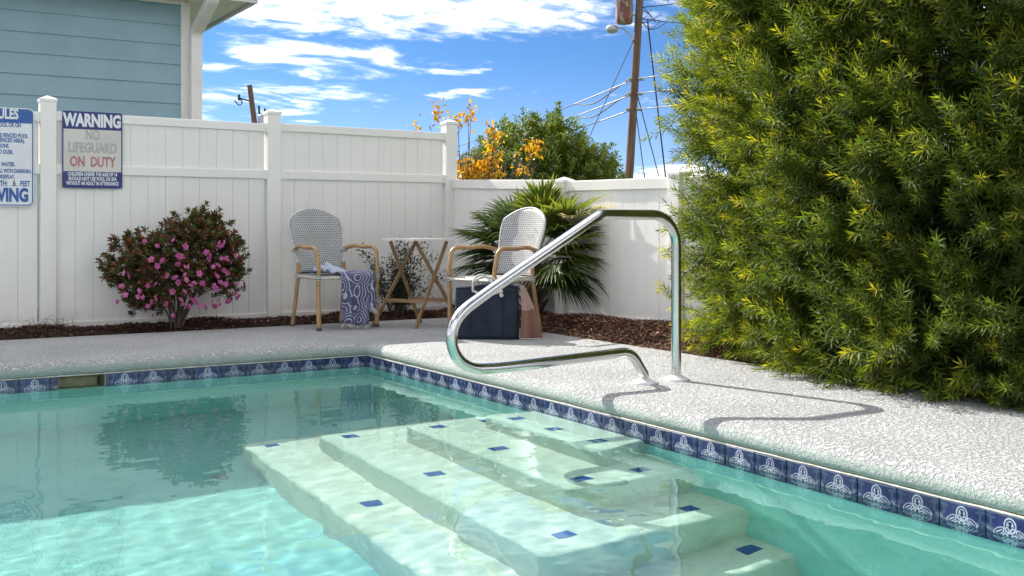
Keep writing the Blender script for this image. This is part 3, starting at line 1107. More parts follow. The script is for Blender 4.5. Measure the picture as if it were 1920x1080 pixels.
def band_material():
    m, t, out = material('black_white_binding')
    co = objco(t)
    _, _, z = t.xyz(co)
    s = t.m('FRACT', t.m('DIVIDE', z, 0.0115))
    c = t.mix(t.ss(t.m('ABSOLUTE', t.m('SUBTRACT', s, 0.5)), 0.2, 0.28), rgb(0.7, 0.7, 0.69), rgb(0.015, 0.017, 0.025))
    principled(t, out, **{'Base Color': c, 'Roughness': 0.5})
    return m


M_BAND = band_material()


def back_pt(u, v):
    w_ = 0.180 + 0.048 * min(v, 0.85) / 0.85
    corner = max(0.0, v - 0.70) / 0.30
    w_ *= 1 - 0.07 * corner ** 2.2
    zz = 0.395 + v * (0.470 - 0.078 * abs(u) ** 2.1)
    x = u * w_
    y = 0.165 + 0.105 * v + 0.055 * (1 - u * u) * (0.6 + 0.4 * v)
    return Vector((x, y, zz))


def shell_mesh(name, fn, nu, nv, thick, mat, uvs):
    vs, uv, fs = [], [], []
    for side in (0, 1):
        for i in range(nu + 1):
            for j in range(nv + 1):
                u, v = -1 + 2 * i / nu, j / nv
                p = fn(u, v)
                e = 1e-3
                n = (fn(u + e, v) - fn(u - e, v)).cross(fn(u, v + e) - fn(u, v - e)).normalized()
                vs.append(p + n * (thick / 2 if side == 0 else -thick / 2))
                uv.append(uvs(p, u, v))
    N = (nu + 1) * (nv + 1)
    q = lambda i, j, s: s * N + i * (nv + 1) + j
    for i in range(nu):
        for j in range(nv):
            fs.append((q(i, j, 0), q(i + 1, j, 0), q(i + 1, j + 1, 0), q(i, j + 1, 0)))
            fs.append((q(i, j, 1), q(i, j + 1, 1), q(i + 1, j + 1, 1), q(i + 1, j, 1)))
    for i in range(nu):
        fs.append((q(i, 0, 0), q(i, 0, 1), q(i + 1, 0, 1), q(i + 1, 0, 0)))
        fs.append((q(i, nv, 0), q(i + 1, nv, 0), q(i + 1, nv, 1), q(i, nv, 1)))
    for j in range(nv):
        fs.append((q(0, j, 0), q(0, j + 1, 0), q(0, j + 1, 1), q(0, j, 1)))
        fs.append((q(nu, j, 0), q(nu, j, 1), q(nu, j + 1, 1), q(nu, j + 1, 0)))
    return npmesh(name, [tuple(p) for p in vs], fs, mat, smooth=True, uv=uv)


def make_chair(label, group):
    t = thing('bistro_chair', label, 'chair', group=group)
    link('backrest', shell_mesh('backrest', back_pt, 18, 18, 0.013, M_WEAVE, lambda p, u, v: (p.x + 3, p.z + 3)), t)
    rim = [back_pt(-1, k / 12) for k in range(13)] + [back_pt(-1 + 2 * k / 16, 1) for k in range(1, 16)] + [back_pt(1, 1 - k / 12) for k in range(13)]
    mb = MB(); mb.tube(rim, 0.0085, 8)
    mb.build('back_rim', M_RIM, t)
    mb = MB(); mb.tube([back_pt(-1 + 2 * k / 12, 0.0) for k in range(13)], 0.008, 8)
    mb.build('back_rail', M_FOOT, t)

    def seat_fn(u, v):
        w_ = 0.19 + 0.045 * (1 - v)
        return Vector((u * w_, -0.215 + 0.39 * v, 0.378 - 0.012 * (1 - u * u) * math.sin(math.pi * v)))
    link('seat', shell_mesh('seat', seat_fn, 12, 12, 0.020, M_SEATW, lambda p, u, v: (p.x + 3, p.y + 3)), t)
    mb = MB()
    mb.tube(fillet([(-0.228, -0.20, 0.368), (-0.225, -0.222, 0.368), (0.225, -0.222, 0.368), (0.228, -0.20, 0.368)], 0.015, 3), 0.0125, 8)
    mb.tube([(-0.228, -0.2, 0.368), (-0.188, 0.165, 0.368)], 0.0125, 8)
    mb.tube([(0.228, -0.2, 0.368), (0.188, 0.165, 0.368)], 0.0125, 8)
    mb.tube([(-0.188, 0.165, 0.368), (0.188, 0.165, 0.368)], 0.0125, 8)
    mb.build('seat_frame', M_SEATRAIL, t)
    for s in (-1, 1):
        b = back_pt(s, 0.42)
        path = [b + Vector((0, 0.005, 0.0)), Vector((s * 0.228, 0.09, 0.59)), Vector((s * 0.242, -0.02, 0.584))]
        arm = catmull([tuple(p) for p in path], 5)[:-1] + fillet([(s * 0.242, -0.02, 0.584), (s * 0.247, -0.19, 0.588), (s * 0.242, -0.222, 0.42), (s * 0.243, -0.212, 0.30), (s * 0.238, -0.215, 0.004)], [0.065, 0.2, 0.3], 6)
        rr = [0.0150 if p.z > 0.3 else 0.0150 + 0.002 * (0.3 - p.z) / 0.3 for p in arm]
        mb = MB(); mb.tube(arm, rr, 12)
        a = mb.build('arm_and_front_leg', M_CANE, t)
        mb = MB(); mb.lathe([(0.0182, 0.0), (0.0182, 0.022), (0.0165, 0.025)], 12); mb.build('foot_cap', M_FOOT, a, (s * 0.238, -0.215, 0.0))
        leg = catmull([(s * 0.190, 0.172, 0.47), (s * 0.193, 0.172, 0.36), (s * 0.200, 0.205, 0.15), (s * 0.206, 0.235, 0.004)], 6)
        mb = MB(); mb.tube(leg, 0.0145, 12)
        l = mb.build('back_leg', M_CANE, t)
        mb = MB(); mb.lathe([(0.0165, 0.0), (0.0165, 0.02), (0.015, 0.023)], 12); mb.build('foot_cap', M_FOOT, l, (s * 0.206, 0.235, 0.0))
        for (x, y, z, r_, h_) in ((s * 0.2425, -0.217, 0.352, 0.0178, 0.035), (s * 0.193, 0.172, 0.352, 0.0178, 0.035)):
            mb = MB(); mb.lathe([(r_, 0.0), (r_ + .001, 0.003), (r_ + .001, h_ - .003), (r_, h_)], 14); mb.build('binding', M_BAND, t, (x, y, z))
        mb = MB(); mb.lathe([(0.0185, -0.02), (0.0185, 0.02)], 14)
        bo = mb.build('binding', M_BAND, t, b + Vector((s * 0.004, -0.018, 0.0)))
        bo.rotation_euler = (R(90), 0, R(s * 12))
    return t


M_RIM = plain('wrapped_rim', (0.50, 0.50, 0.51), 0.5, 0.45, 220.0)
M_SEATRAIL = plain('pale_wrapped_rail', (0.50, 0.48, 0.40), 0.5, 0.35, 160.0)
ch = make_chair('white wicker bistro chair with a patterned blue towel over its seat', 'bistro chairs by the folding table')
ch.location = (0.236, 1.133, 0)
ch.rotation_euler.z = R(8)
ch2 = copy_tree(ch)
ch2['label'] = 'white wicker bistro chair behind the navy beach bag, beside the palm'
ch2.location = (1.035, 0.155, 0)
ch2.rotation_euler.z = R(-80)

# towel on the chair


def scallop_material():
    m, t, out = material('blue_scallop_towel')
    uv = t.n('ShaderNodeUVMap').outputs[0]
    vo = t.n('ShaderNodeTexVoronoi', feature='F1', distance='EUCLIDEAN')
    t.set(vo, 'Scale', 8.0)
    t.set(vo, 'Vector', t.vm('ADD', uv, t.vm('SCALE', t.noise(uv, 7.0, 1.0, color=True), None)))
    ringv = t.m('SINE', t.m('MULTIPLY', vo.outputs['Distance'], 46.0))
    line = t.ss(ringv, 0.55, 0.85)
    n = t.noise(uv, 60.0, 3.0)
    blue = t.mix(t.ss(n, 0.3, 0.7), rgb(0.082, 0.088, 0.18), rgb(0.115, 0.12, 0.225))
    c = t.mix(t.m('MULTIPLY', line, 0.85), blue, rgb(0.55, 0.55, 0.60))
    wv = t.noise(t.vm('MULTIPLY', uv, (1.0, 1.0, 1.0)), 420.0, 2.0)
    principled(t, out, **{'Base Color': c, 'Roughness': 0.9, 'Specular IOR Level': 0.1, 'Normal': bump(t, wv, 0.4, 0.002)})
    for nd in m.node_tree.nodes:
        if nd.type == 'VECT_MATH' and nd.operation == 'SCALE':
            nd.inputs[3].default_value = 0.055
    return m


M_TOWEL = scallop_material()
M_TOWELB = plain('pale_blue_towel_back', (0.36, 0.42, 0.52), 0.9, 0.12, 40.0, 0.3, 300.0)
M_FRINGE = plain('pale_fringe', (0.55, 0.54, 0.52), 0.9, 0.15, 60.0)


def cloth(name, rows, mat, parent, th=0.004, smooth=True):
    """rows: list of lists of points -> two-sided sheet with thickness"""
    nr, nc = len(rows), len(rows[0])
    P = np.array([[tuple(p) for p in r] for r in rows], float)
    du = np.gradient(P, axis=0)
    dv = np.gradient(P, axis=1)
    N = np.cross(du, dv)
    N /= np.linalg.norm(N, axis=2, keepdims=True) + 1e-12
    A, B = P + N * th / 2, P - N * th / 2
    V = np.concatenate([A.reshape(-1, 3), B.reshape(-1, 3)])
    s = np.zeros((nr, nc)); s[1:] = np.cumsum(np.linalg.norm(np.diff(P, axis=0), axis=2), axis=0)
    q = np.zeros((nr, nc)); q[:, 1:] = np.cumsum(np.linalg.norm(np.diff(P, axis=1), axis=2), axis=1)
    uv = np.stack([q, s], 2).reshape(-1, 2)
    uv = np.concatenate([uv, uv])
    ii = np.arange(nr * nc).reshape(nr, nc)
    a, b, c_, d_ = ii[:-1, :-1].ravel(), ii[:-1, 1:].ravel(), ii[1:, 1:].ravel(), ii[1:, :-1].ravel()
    F = [np.stack([a, d_, c_, b], 1), np.stack([a, b, c_, d_], 1) + nr * nc]
    loop = np.concatenate([ii[0, :], ii[1:, -1], ii[-1, -2::-1], ii[-2:0:-1, 0]])
    l2 = np.roll(loop, -1)
    F.append(np.stack([loop, l2, l2 + nr * nc, loop + nr * nc], 1))
    return link(name, npmesh(name, V, np.concatenate(F), mat, smooth=smooth, uv=uv), parent)


def fringe(name, edge, parent, mat, n, ln, down=Vector((0, 0, -1)), rad=0.0022):
    mb = MB()
    E_ = [Vector(p) for p in edge]
    for k in range(n):
        f = (k + random.uniform(0.1, 0.9)) / n * (len(E_) - 1)
        i = min(int(f), len(E_) - 2)
        p = E_[i].lerp(E_[i + 1], f - i)
        d = (down + Vector((random.uniform(-.35, .35), random.uniform(-.25, .1), 0))).normalized()
        L_ = ln * random.uniform(0.7, 1.15)
        q = p + d * L_ * 0.5 + Vector((random.uniform(-.004, .004), 0, 0))
        mb.tube([p, q, p + d * L_], [rad, rad * 1.15, rad * 0.6], 4)
    return mb.build(name, mat, parent)


tw = thing('patterned_towel', 'blue towel with white scallop pattern and fringe draped over the chair seat', 'towel', (0.236, 1.133, 0), R(8))
rows = []
NR, NC = 46, 26
prof = [(0.10, 0.409), (0.0, 0.398), (-0.12, 0.398), (-0.20, 0.402), (-0.247, 0.385), (-0.259, 0.34), (-0.258, 0.20), (-0.263, 0.035)]
pc = catmull([(0, y, z) for y, z in prof], 8)
for i in range(NR):
    f = i / (NR - 1) * (len(pc) - 1)
    k = min(int(f), len(pc) - 2)
    p = pc[k].lerp(pc[k + 1], f - k)
    hang = max(0.0, min(1.0, (0.40 - p.z) / 0.36))
    x0 = -0.075 - 0.012 * hang + (0.0 if hang > 0 else -0.02 * (i / NR))
    x1 = 0.165 - 0.025 * hang
    r_ = []
    for j in range(NC):
        v = j / (NC - 1)
        x = x0 + (x1 - x0) * v
        fold = 0.010 * math.sin(v * 11 + 0.6) * hang + 0.006 * math.sin(v * 23 + 1.7 + 3 * hang) * hang
        lump = (1 - hang) * 0.012 * (0.5 + 0.5 * math.sin(v * 9 + i * 0.35)) * (0.3 + 0.7 * (1 - abs(2 * v - 1)))
        r_.append((x + 0.004 * math.sin(i * 0.5), p.y + fold, p.z + lump + 0.012 * hang * math.sin(v * 5 + 1)))
    rows.append(r_)
cloth('towel_sheet', rows, M_TOWEL, tw)
fringe('fringe', rows[-1], tw, M_FRINGE, 34, 0.034)
rows = []
for i in range(24):
    v_ = i / 23
    z = 0.40 - 0.235 * max(0, v_ - 0.25) / 0.75
    y = 0.02 - 0.26 * min(1, v_ / 0.25) if v_ < 0.25 else -0.243 - 0.012 * v_
    r_ = []
    for j in range(12):
        q = j / 11
        r_.append((0.135 + 0.085 * q + 0.006 * math.sin(v_ * 6 + q * 3), y + 0.012 * math.sin(q * 7 + 1) * min(1, v_ * 2) - 0.012 * (1 - q), z - 0.05 * q * max(0, v_ - .2) + (0.012 if v_ < .25 else 0) * math.sin(q * 3.1)))
    rows.append(r_)
cloth('towel_fold', rows, M_TOWEL, tw)
fringe('fringe', rows[-1], tw, M_FRINGE, 14, 0.045)
fringe('fringe', [r[-1] for r in rows[9:]], tw, M_FRINGE, 16, 0.035)
rows = []
for i in range(20):
    f = i / 19
    r_ = []
    for j in range(18):
        q = j / 17
        x = -0.185 + 0.20 * q + 0.03 * f
        y = -0.205 + 0.29 * f + 0.01 * math.sin(q * 8)
        z = 0.395 + 0.018 + 0.018 * math.sin(q * 10 + f * 4) * math.sin(f * 7 + q * 5) + 0.05 * f * q + 0.012 * math.sin(q * 17 + 2 * f)
        r_.append((x, y, z))
    rows.append(r_)
cloth('towel_bunch', rows, M_TOWELB, tw)

# ================================================================== folding table
def teak():
    m, t, out = material('oiled_teak')
    co = objco(t)
    n = t.noise(t.vm('MULTIPLY', co, (40, 40, 6)), 1.0, 5.0, 0.6, 0.5)
    c = t.mix(t.ss(n, 0.3, 0.7), rgb(0.21, 0.12, 0.055), rgb(0.33, 0.20, 0.10))
    principled(t, out, **{'Base Color': c, 'Roughness': 0.5, 'Normal': bump(t, n, 0.15, 0.003)})
    return m


M_TEAK = teak()
M_TOPW = plain('white_table_top', (0.70, 0.69, 0.66), 0.45, 0.05, 14.0)
tb = thing('folding_table', 'small folding table with white top and crossed wooden legs between the chairs', 'table', (0.80, 0.885, 0))
p1, p3, p2 = Vector((-.305, .125, 0)), Vector((.115, .195, 0)), Vector((-.115, -.195, 0))
vv, ww = p3 - p1, p2 - p1
at = lambda a, b, z: p1 + vv * a + ww * b + Vector((0, 0, z))


def slat(A, B, wd, th, wdir):
    d = (B - A).normalized()
    wv = (wdir - d * wdir.dot(d)).normalized()
    tv = d.cross(wv)
    mb = MB()
    vs = []
    for P_ in (A, B):
        for s1, s2 in ((-1, -1), (1, -1), (1, 1), (-1, 1)):
            vs.append(P_ + wv * wd / 2 * s1 + tv * th / 2 * s2)
    mb.add(vs, [(3, 2, 1, 0), (4, 5, 6, 7), (0, 1, 5, 4), (1, 2, 6, 5), (2, 3, 7, 6), (3, 0, 4, 7)])
    return mb


ZTT = 0.632
for w0, w1, a_, b_ in ((0.0, 0.14, 0.22, 0.80), (1.0, 0.86, 0.16, 0.80)):
    off = ww.normalized() * (0.011 if w0 == 0 else -0.011)
    slat(at(0, w0, 0), at(b_, w1, ZTT - .008), 0.025, 0.015, vv.normalized()).build('leg', M_TEAK, tb, bevel=0.003)
    slat(at(1, w0, 0) + off, at(a_, w1, ZTT - .008) + off, 0.025, 0.015, vv.normalized()).build('leg', M_TEAK, tb, bevel=0.003)
f = 0.30
slat(at(1 - f * .78, 0.05, ZTT * f), at(1 - f * .84, 0.95, ZTT * f), 0.026, 0.014, Vector((0, 0, 1))).build('stretcher', M_TEAK, tb)
slat(at(f * .80, 0.05, ZTT * f), at(f * .80, 0.95, ZTT * f), 0.026, 0.014, Vector((0, 0, 1))).build('stretcher', M_TEAK, tb)
mb = MB()
ang = math.atan2(vv.y, vv.x)
mb.prism([(x, y) for x, y in rounded_rect(-0.19, -0.20, 0.21, 0.20, 0.02)], -0.007, 0.007, Matrix.Translation((0.0, 0.0, ZTT + 0.007)) @ Matrix.Rotation(ang, 4, 'Z'))
mb.build('table_top', M_TOPW, tb)

# ================================================================== beach bag and pink towel
M_NAVYBAG = plain('navy_canvas', (0.024, 0.032, 0.050), 0.85, 0.18, 8.0, 0.5, 420.0, spec=0.2)
M_ROPE = plain('cotton_rope', (0.58, 0.56, 0.50), 0.9, 0.15, 120.0, 0.8, 300.0)
BA = R(-36.4)
bag = thing('beach_bag', 'navy canvas beach bag with white rope handles in front of the chair', 'bag', (0.778, -0.165, 0), BA)
rings = []
bw, bd, bh = 0.208, 0.068, 0.348
vs, fs = [], []
NB, NZ = 48, 12
for k in range(NZ + 1):
    f = k / NZ
    z = 0.004 + bh * f
    sw_ = bw * (1 - 0.02 * f) + 0.004 * math.sin(f * 3.1)
    sd_ = bd * (1 + 0.10 * math.sin(f * math.pi)) * (1 - 0.25 * f)
    for q in range(NB):
        a = 2 * math.pi * q / NB
        ca, sa = math.cos(a), math.sin(a)
        x = sw_ * math.copysign(abs(ca) ** 0.28, ca)
        y = sd_ * math.copysign(abs(sa) ** 0.42, sa) + (0.007 * math.sin(x * 22 + f * 4) + 0.004 * math.sin(x * 47 - f * 9)) * (0.3 + 0.7 * f) - (0.010 * math.exp(-((x + 0.05) / .05) ** 2 - ((f - .75) / .25) ** 2) if sa < 0 else 0)
        zz = z + (0.012 * math.sin(x * 13 + 0.5) - 0.010 * (x / bw) ** 2) * f ** 3
        vs.append((x, y, zz))
for k in range(NZ):
    for q in range(NB):
        q2 = (q + 1) % NB
        fs.append((k * NB + q, k * NB + q2, (k + 1) * NB + q2, (k + 1) * NB + q))
o_ = NZ * NB
iv = []
for q in range(NB):                       # inside lining, down into the bag
    x, y, z = vs[o_ + q]
    iv.append((x * 0.985, y * 0.93, z - 0.002))
b0 = len(vs)
vs += iv + [(x * .98, y * .9, z - 0.12) for x, y, z in iv]
for q in range(NB):
    q2 = (q + 1) % NB
    fs.append((o_ + q, o_ + q2, b0 + q2, b0 + q))
    fs.append((b0 + q, b0 + q2, b0 + NB + q2, b0 + NB + q))
fs.append(tuple(b0 + NB + q for q in range(NB)))
fs.append(tuple(range(NB - 1, -1, -1)))
mb = MB(); mb.add(vs, fs, True)
mb.build('bag_body', M_NAVYBAG, bag)
M_SEAM = plain('navy_webbing', (0.030, 0.042, 0.080), 0.8, 0.15, 60.0, 0.5, 500.0)
for kz, rad_ in ((NZ - 0, 0.0045), (NZ - 1, 0.0018), (1, 0.0022)):
    ringp = [Vector(vs[kz * NB + q]) * 1.0 for q in range(NB)]
    mb = MB(); mb.tube(ringp + [ringp[0]], rad_, 6, caps=False)
    mb.build('hem', M_SEAM, bag)
for sx_ in (-0.105, 0.105):
    mb = MB()
    col_ = [min((vs[k * NB + q] for q in range(NB) if vs[k * NB + q][1] < 0), key=lambda p: abs(p[0] - sx_)) for k in range(NZ)]
    mb.tube([Vector((sx_, p[1] - 0.001, p[2])) for p in col_], 0.009, 4, squash=0.25)
    mb.build('webbing_strip', M_SEAM, bag)
for yy, sgn, zc in ((-bd - 0.008, -1, 0.372), (0.05, 1, 0.372)):
    if sgn < 0:
        loop = [(-0.085, yy + .012, 0.31), (-0.083, yy - .004, 0.345), (-0.078, yy - .006, 0.385), (-0.045, yy, 0.418), (-0.005, yy + .004, 0.412), (0.035, yy, 0.375), (0.07, yy - .006, 0.335), (0.10, yy - .012, 0.315)]
    else:
        loop = [(-0.10, yy, 0.30), (-0.09, yy + .002, 0.36), (-0.05, yy + .003, 0.395), (0.0, yy + .004, 0.40), (0.05, yy + .003, 0.38), (0.08, yy, 0.34), (0.085, yy, 0.30)]
    mb = MB(); mb.tube(catmull(loop, 6), 0.0075, 8)
    hdl = mb.build('rope_handle', M_ROPE, bag)
    if sgn < 0:
        loop = [(-0.085, yy + .004, 0.318), (-0.03, yy - .004, 0.296), (0.03, yy - .005, 0.294), (0.075, yy - .006, 0.306), (0.10, yy - .010, 0.315)]
        mb = MB(); mb.tube(catmull(loop, 6), 0.0075, 8)
        for cx, cz in ((0.10, 0.314), (0.104, 0.290)):
            mb.lathe([(0.001, -0.014), (0.010, -0.010), (0.0145, 0.0), (0.010, 0.010), (0.001, 0.014)], 10, Matrix.Translation((cx, yy - 0.016, cz)))
        mb.build('knot', M_ROPE, hdl)


def pink_material():
    m, t, out = material('pink_striped_cotton')
    uv = t.n('ShaderNodeUVMap').outputs[0]
    u, v, _ = t.xyz(uv)
    st = t.ss(t.m('FRACT', t.m('MULTIPLY', u, 60.0)), 0.80, 0.88)
    c = t.mix(t.m('MULTIPLY', st, 0.5), rgb(0.42, 0.28, 0.25), rgb(0.56, 0.45, 0.42))
    c = t.mix(t.ss(v, 0.255, 0.262), c, rgb(0.24, 0.13, 0.105))
    principled(t, out, **{'Base Color': c, 'Roughness': 0.9, 'Specular IOR Level': 0.1, 'Normal': bump(t, t.noise(uv, 500.0, 2.0), 0.4, 0.002)})
    return m


pt = thing('pink_towel', 'pink striped towel spilling from the beach bag onto the deck', 'towel', (0.778, -0.165, 0), BA)
rows = []
for i in range(34):
    f = i / 33
    r_ = []
    for j in range(22):
        q = j / 21
        if f < 0.12:
            a = f / 0.12
            x = 0.165 + 0.050 * q * a + 0.02 * a
            z = 0.30 + 0.055 * math.sin(a * math.pi / 2) - 0.004 * q
            y = -0.005 + 0.05 * (q - .5) * (1 - .2 * a)
        else:
            a = (f - 0.12) / 0.88
            wd = 0.020 + 0.125 * a ** 0.9
            x = 0.2135 + 0.006 + wd * q + 0.012 * math.sin(a * 3)
            z = 0.352 - 0.344 * a - 0.006 * q
            y = 0.0 + 0.05 * (q - .5) - 0.055 * a * (1 - q) + 0.012 * math.sin(q * 9 + 1.5 * a) * a
        r_.append((x, y, z))
    rows.append(r_)
cloth('towel_sheet', rows, pink_material(), pt)
fringe('fringe', rows[-1], pt, M_FRINGE, 22, 0.02, Vector((0.9, -0.2, -0.02)), 0.003)
# ================================================================== vegetation helpers


def leaf_material(name, rough=0.42, trans=0.35, spec=0.4):
    m, t, out = material(name)
    a = t.n('ShaderNodeAttribute', attribute_name='tint')
    p = t.n('ShaderNodeBsdfPrincipled')
    t.set(p, 'Base Color', a.outputs['Color'])
    t.set(p, 'Roughness', rough)
    t.set(p, 'Specular IOR Level', spec)
    tr = t.n('ShaderNodeBsdfTranslucent')
    hsv = t.n('ShaderNodeHueSaturation')
    t.set(hsv, 'Saturation', 1.1)
    t.set(hsv, 'Value', 1.5)
    t.set(hsv, 'Color', a.outputs['Color'])
    t.set(tr, 'Color', hsv.outputs[0])
    mx = t.n('ShaderNodeMixShader')
    t.set(mx, 0, trans)
    t.link(p.outputs[0], mx.inputs[1])
    t.link(tr.outputs[0], mx.inputs[2])
    t.link(mx.outputs[0], out.inputs['Surface'])
    return m


def nrm(a):
    return a / (np.linalg.norm(a, axis=-1, keepdims=True) + 1e-12)


def rand_dirs(n, g):
    return nrm(g.normal(size=(n, 3)))


def leaf_arrays(P, D, Nn, L, Wd, C, fold=0.25, droop=0.0, wide=0.42):
    """one folded diamond leaf (2 tris) per row: base P, direction D, face normal hint Nn"""
    n = len(P)
    D = nrm(D)
    S = nrm(np.cross(D, Nn))
    U = nrm(np.cross(S, D))
    L = np.asarray(L).reshape(-1, 1) * np.ones((n, 1))
    Wd = np.asarray(Wd).reshape(-1, 1) * np.ones((n, 1))
    mid = P + D * L * wide
    tip = P + D * L - U * L * droop
    V = np.stack([P, mid + S * Wd / 2 + U * Wd * fold, tip, mid - S * Wd / 2 + U * Wd * fold], 1)
    b = np.arange(n)[:, None] * 4
    F = np.concatenate([b + np.array([[0, 1, 2]]), b + np.array([[0, 2, 3]])])
    Cc = np.repeat(C[:, None, :], 4, 1)
    return V.reshape(-1, 3), F, Cc.reshape(-1, 3)


def leaf_object(name, sets, mat, parent=None, kind=None):
    V, F, C, o = [], [], [], 0
    for v, f, c in sets:
        V.append(v); F.append(f + o); C.append(c); o += len(v)
    ob = link(name, npmesh(name, np.concatenate(V), np.concatenate(F), mat, np.concatenate(C)), parent)
    if kind:
        ob['kind'] = kind
    return ob


def pick_cols(n, g, cols, probs, jit=0.18):
    idx = g.choice(len(cols), n, p=probs)
    c = np.array(cols)[idx]
    return c * (1 + g.uniform(-jit, jit, (n, 1))) * (1 + g.uniform(-.06, .06, (n, 3)))


M_BARK = plain('grey_brown_bark', (0.115, 0.085, 0.06), 0.9, 0.3, 20.0, 0.8, 60.0)
M_TWIG = plain('thin_twig_bark', (0.10, 0.065, 0.045), 0.85, 0.25, 30.0)

# ================================================================== big podocarpus shrub on the right
M_NEEDLE = leaf_material('podocarpus_leaf', 0.55, 0.42, 0.22)
g = np.random.default_rng(21)
bush = thing('podocarpus_shrub', 'huge dense green shrub with narrow leaves and yellowish new shoots beside the deck', 'shrub', (2.20, -3.12, 0))
BRX, BRY = 0.98, 1.88


def bush_r(z):
    return np.interp(z, [0.0, 0.12, 0.4, 0.8, 1.3, 2.0, 2.7, 3.2, 3.5], [0.96, 0.96, 0.965, 0.975, 1.0, 1.045, 1.01, 0.75, 0.25])


def bush_lump(phi, z):
    return (0.07 * np.sin(4.3 * phi + 3.3 * z + 0.5) * np.sin(3.7 * z - 1.9 * phi) + 0.075 * np.sin(7.3 * phi - 3.1 * z + 1.0) * np.cos(5.2 * z + 2.0) + 0.035 * np.sin(13 * phi + 4) * np.sin(11 * z))


def bush_pt(phi, z, s=1.0):
    rr = bush_r(z) * s * (1 + bush_lump(phi, z))
    e = 0.80
    cx, sx = np.cos(phi), np.sin(phi)
    return np.stack([BRX * rr * np.sign(cx) * np.abs(cx) ** e, BRY * rr * np.sign(sx) * np.abs(sx) ** e, z], -1)


def shoots(start, d, length, nleaf, leaf_l, leaf_w, base_c, tip_c, gg, droop=0.05):
    n = len(start)
    k = np.arange(nleaf)
    f = (k + 0.5) / nleaf
    ref = nrm(np.cross(d, rand_dirs(n, gg)))
    ref2 = np.cross(d, ref)
    ang = k * 2.399 + gg.uniform(0, 6.3, (n, 1))
    rad = ref[:, None, :] * np.cos(ang)[..., None] + ref2[:, None, :] * np.sin(ang)[..., None]
    open_ = np.interp(f, [0, 0.8, 1.0], [1.0, 0.80, 0.36]) + gg.uniform(-.12, .12, (n, nleaf))
    dirs = d[:, None, :] * np.cos(open_)[..., None] + rad * np.sin(open_)[..., None]
    dirs[..., 2] -= 0.10
    pos = start[:, None, :] + d[:, None, :] * (length[:, None] * f)[..., None]
    ll = leaf_l * np.interp(f, [0, .3, .85, 1], [0.8, 1.0, 0.9, 0.6]) * gg.uniform(0.8, 1.15, (n, nleaf))
    col = base_c[:, None, :] + (tip_c - base_c)[:, None, :] * (np.clip((f - 0.35) / 0.65, 0, 1) ** 1.2)[None, :, None]
    col = col * (1 + gg.uniform(-.15, .15, (n, nleaf, 1)))
    return leaf_arrays(pos.reshape(-1, 3), dirs.reshape(-1, 3), np.tile(d[:, None, :], (1, nleaf, 1)).reshape(-1, 3) + 0.3 * rand_dirs(n * nleaf, gg),
                       ll.reshape(-1), leaf_w, col.reshape(-1, 3), fold=0.12, droop=droop)


NSP = 2700
# most branches on the side that faces the pool
_ph = np.linspace(1.15, 5.1, 900)
_pp = bush_pt(_ph, np.full(900, 1.0))
_cl = np.concatenate([[0], np.cumsum(np.linalg.norm(np.diff(_pp, axis=0), axis=1))])
phi = np.where(g.random(NSP) < 0.88, np.interp(g.random(NSP) * _cl[-1], _cl, _ph), g.uniform(-1.2, 1.2, NSP))
zz = 0.03 + g.random(NSP) ** 1.08 * 3.25
surf = bush_pt(phi, zz, g.uniform(0.93, 1.04, NSP))
e_ = 0.02
tphi = bush_pt(phi + e_, zz) - bush_pt(phi - e_, zz)
tz = bush_pt(phi, zz + e_) - bush_pt(phi, zz - e_)
nn = nrm(np.cross(tphi, tz))
upf = np.interp(zz, [0, 0.5, 3.2], [0.0, 0.48, 0.72])[:, None]
dsp = nrm(nn * g.uniform(0.55, 1.35, (NSP, 1)) + np.array([[-0.12, 0.18, 1.0]]) * upf + rand_dirs(NSP, g) * 0.52)
lsp = g.uniform(0.24, 0.54, NSP)
sprs = surf - dsp * lsp[:, None] * 0.80
young = g.random(NSP)
vig = g.uniform(0.58, 1.4, NSP)[:, None]
zone = 0.5 + 0.5 * np.sin(2.1 * phi + 1.9 * zz) * np.sin(1.3 * zz - 0.8 * phi + 1.0)
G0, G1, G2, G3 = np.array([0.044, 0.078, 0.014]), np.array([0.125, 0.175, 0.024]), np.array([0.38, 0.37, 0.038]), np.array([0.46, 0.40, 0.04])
sets = []
for q, (f0, side) in enumerate(((0.22, 1), (0.36, -1), (0.50, 1), (0.64, -1), (0.76, 1), (0.88, -1), (0.97, 0))):
    axis = nrm(np.cross(dsp, rand_dirs(NSP, g)))
    a = g.uniform(0.32, 0.68, NSP)[:, None] if side else np.zeros((NSP, 1)) + 0.05
    d2 = nrm(dsp * np.cos(a) + axis * np.sin(a) + np.array([[0, 0, 0.12]]))
    st = sprs + dsp * (lsp * f0)[:, None]
    ln = g.uniform(0.085, 0.15, NSP) * (0.8 + 0.4 * f0)
    mixb = np.clip(0.25 + 0.5 * f0 * (0.4 + 0.6 * zone) + g.uniform(-.2, .2, NSP), 0, 1)[:, None]
    bc = G0 + (G1 - G0) * mixb
    y = np.clip((young * 0.55 + zone * 0.5 - 0.36) * 1.45, 0, 1) * (0.35 + 0.65 * f0)
    y = np.clip(y + g.uniform(-.15, .15, NSP), 0, 1)[:, None]
    gold = (g.random(NSP) < 0.15 * (f0 > 0.4) * (0.25 + zone))[:, None]
    tc_ = bc + (np.where(gold, G3, G2) - bc) * np.where(gold, 0.85, y)
    sets.append(shoots(st, d2, ln * 1.3, 32, 0.062, 0.0072, bc * vig, tc_ * vig, g))
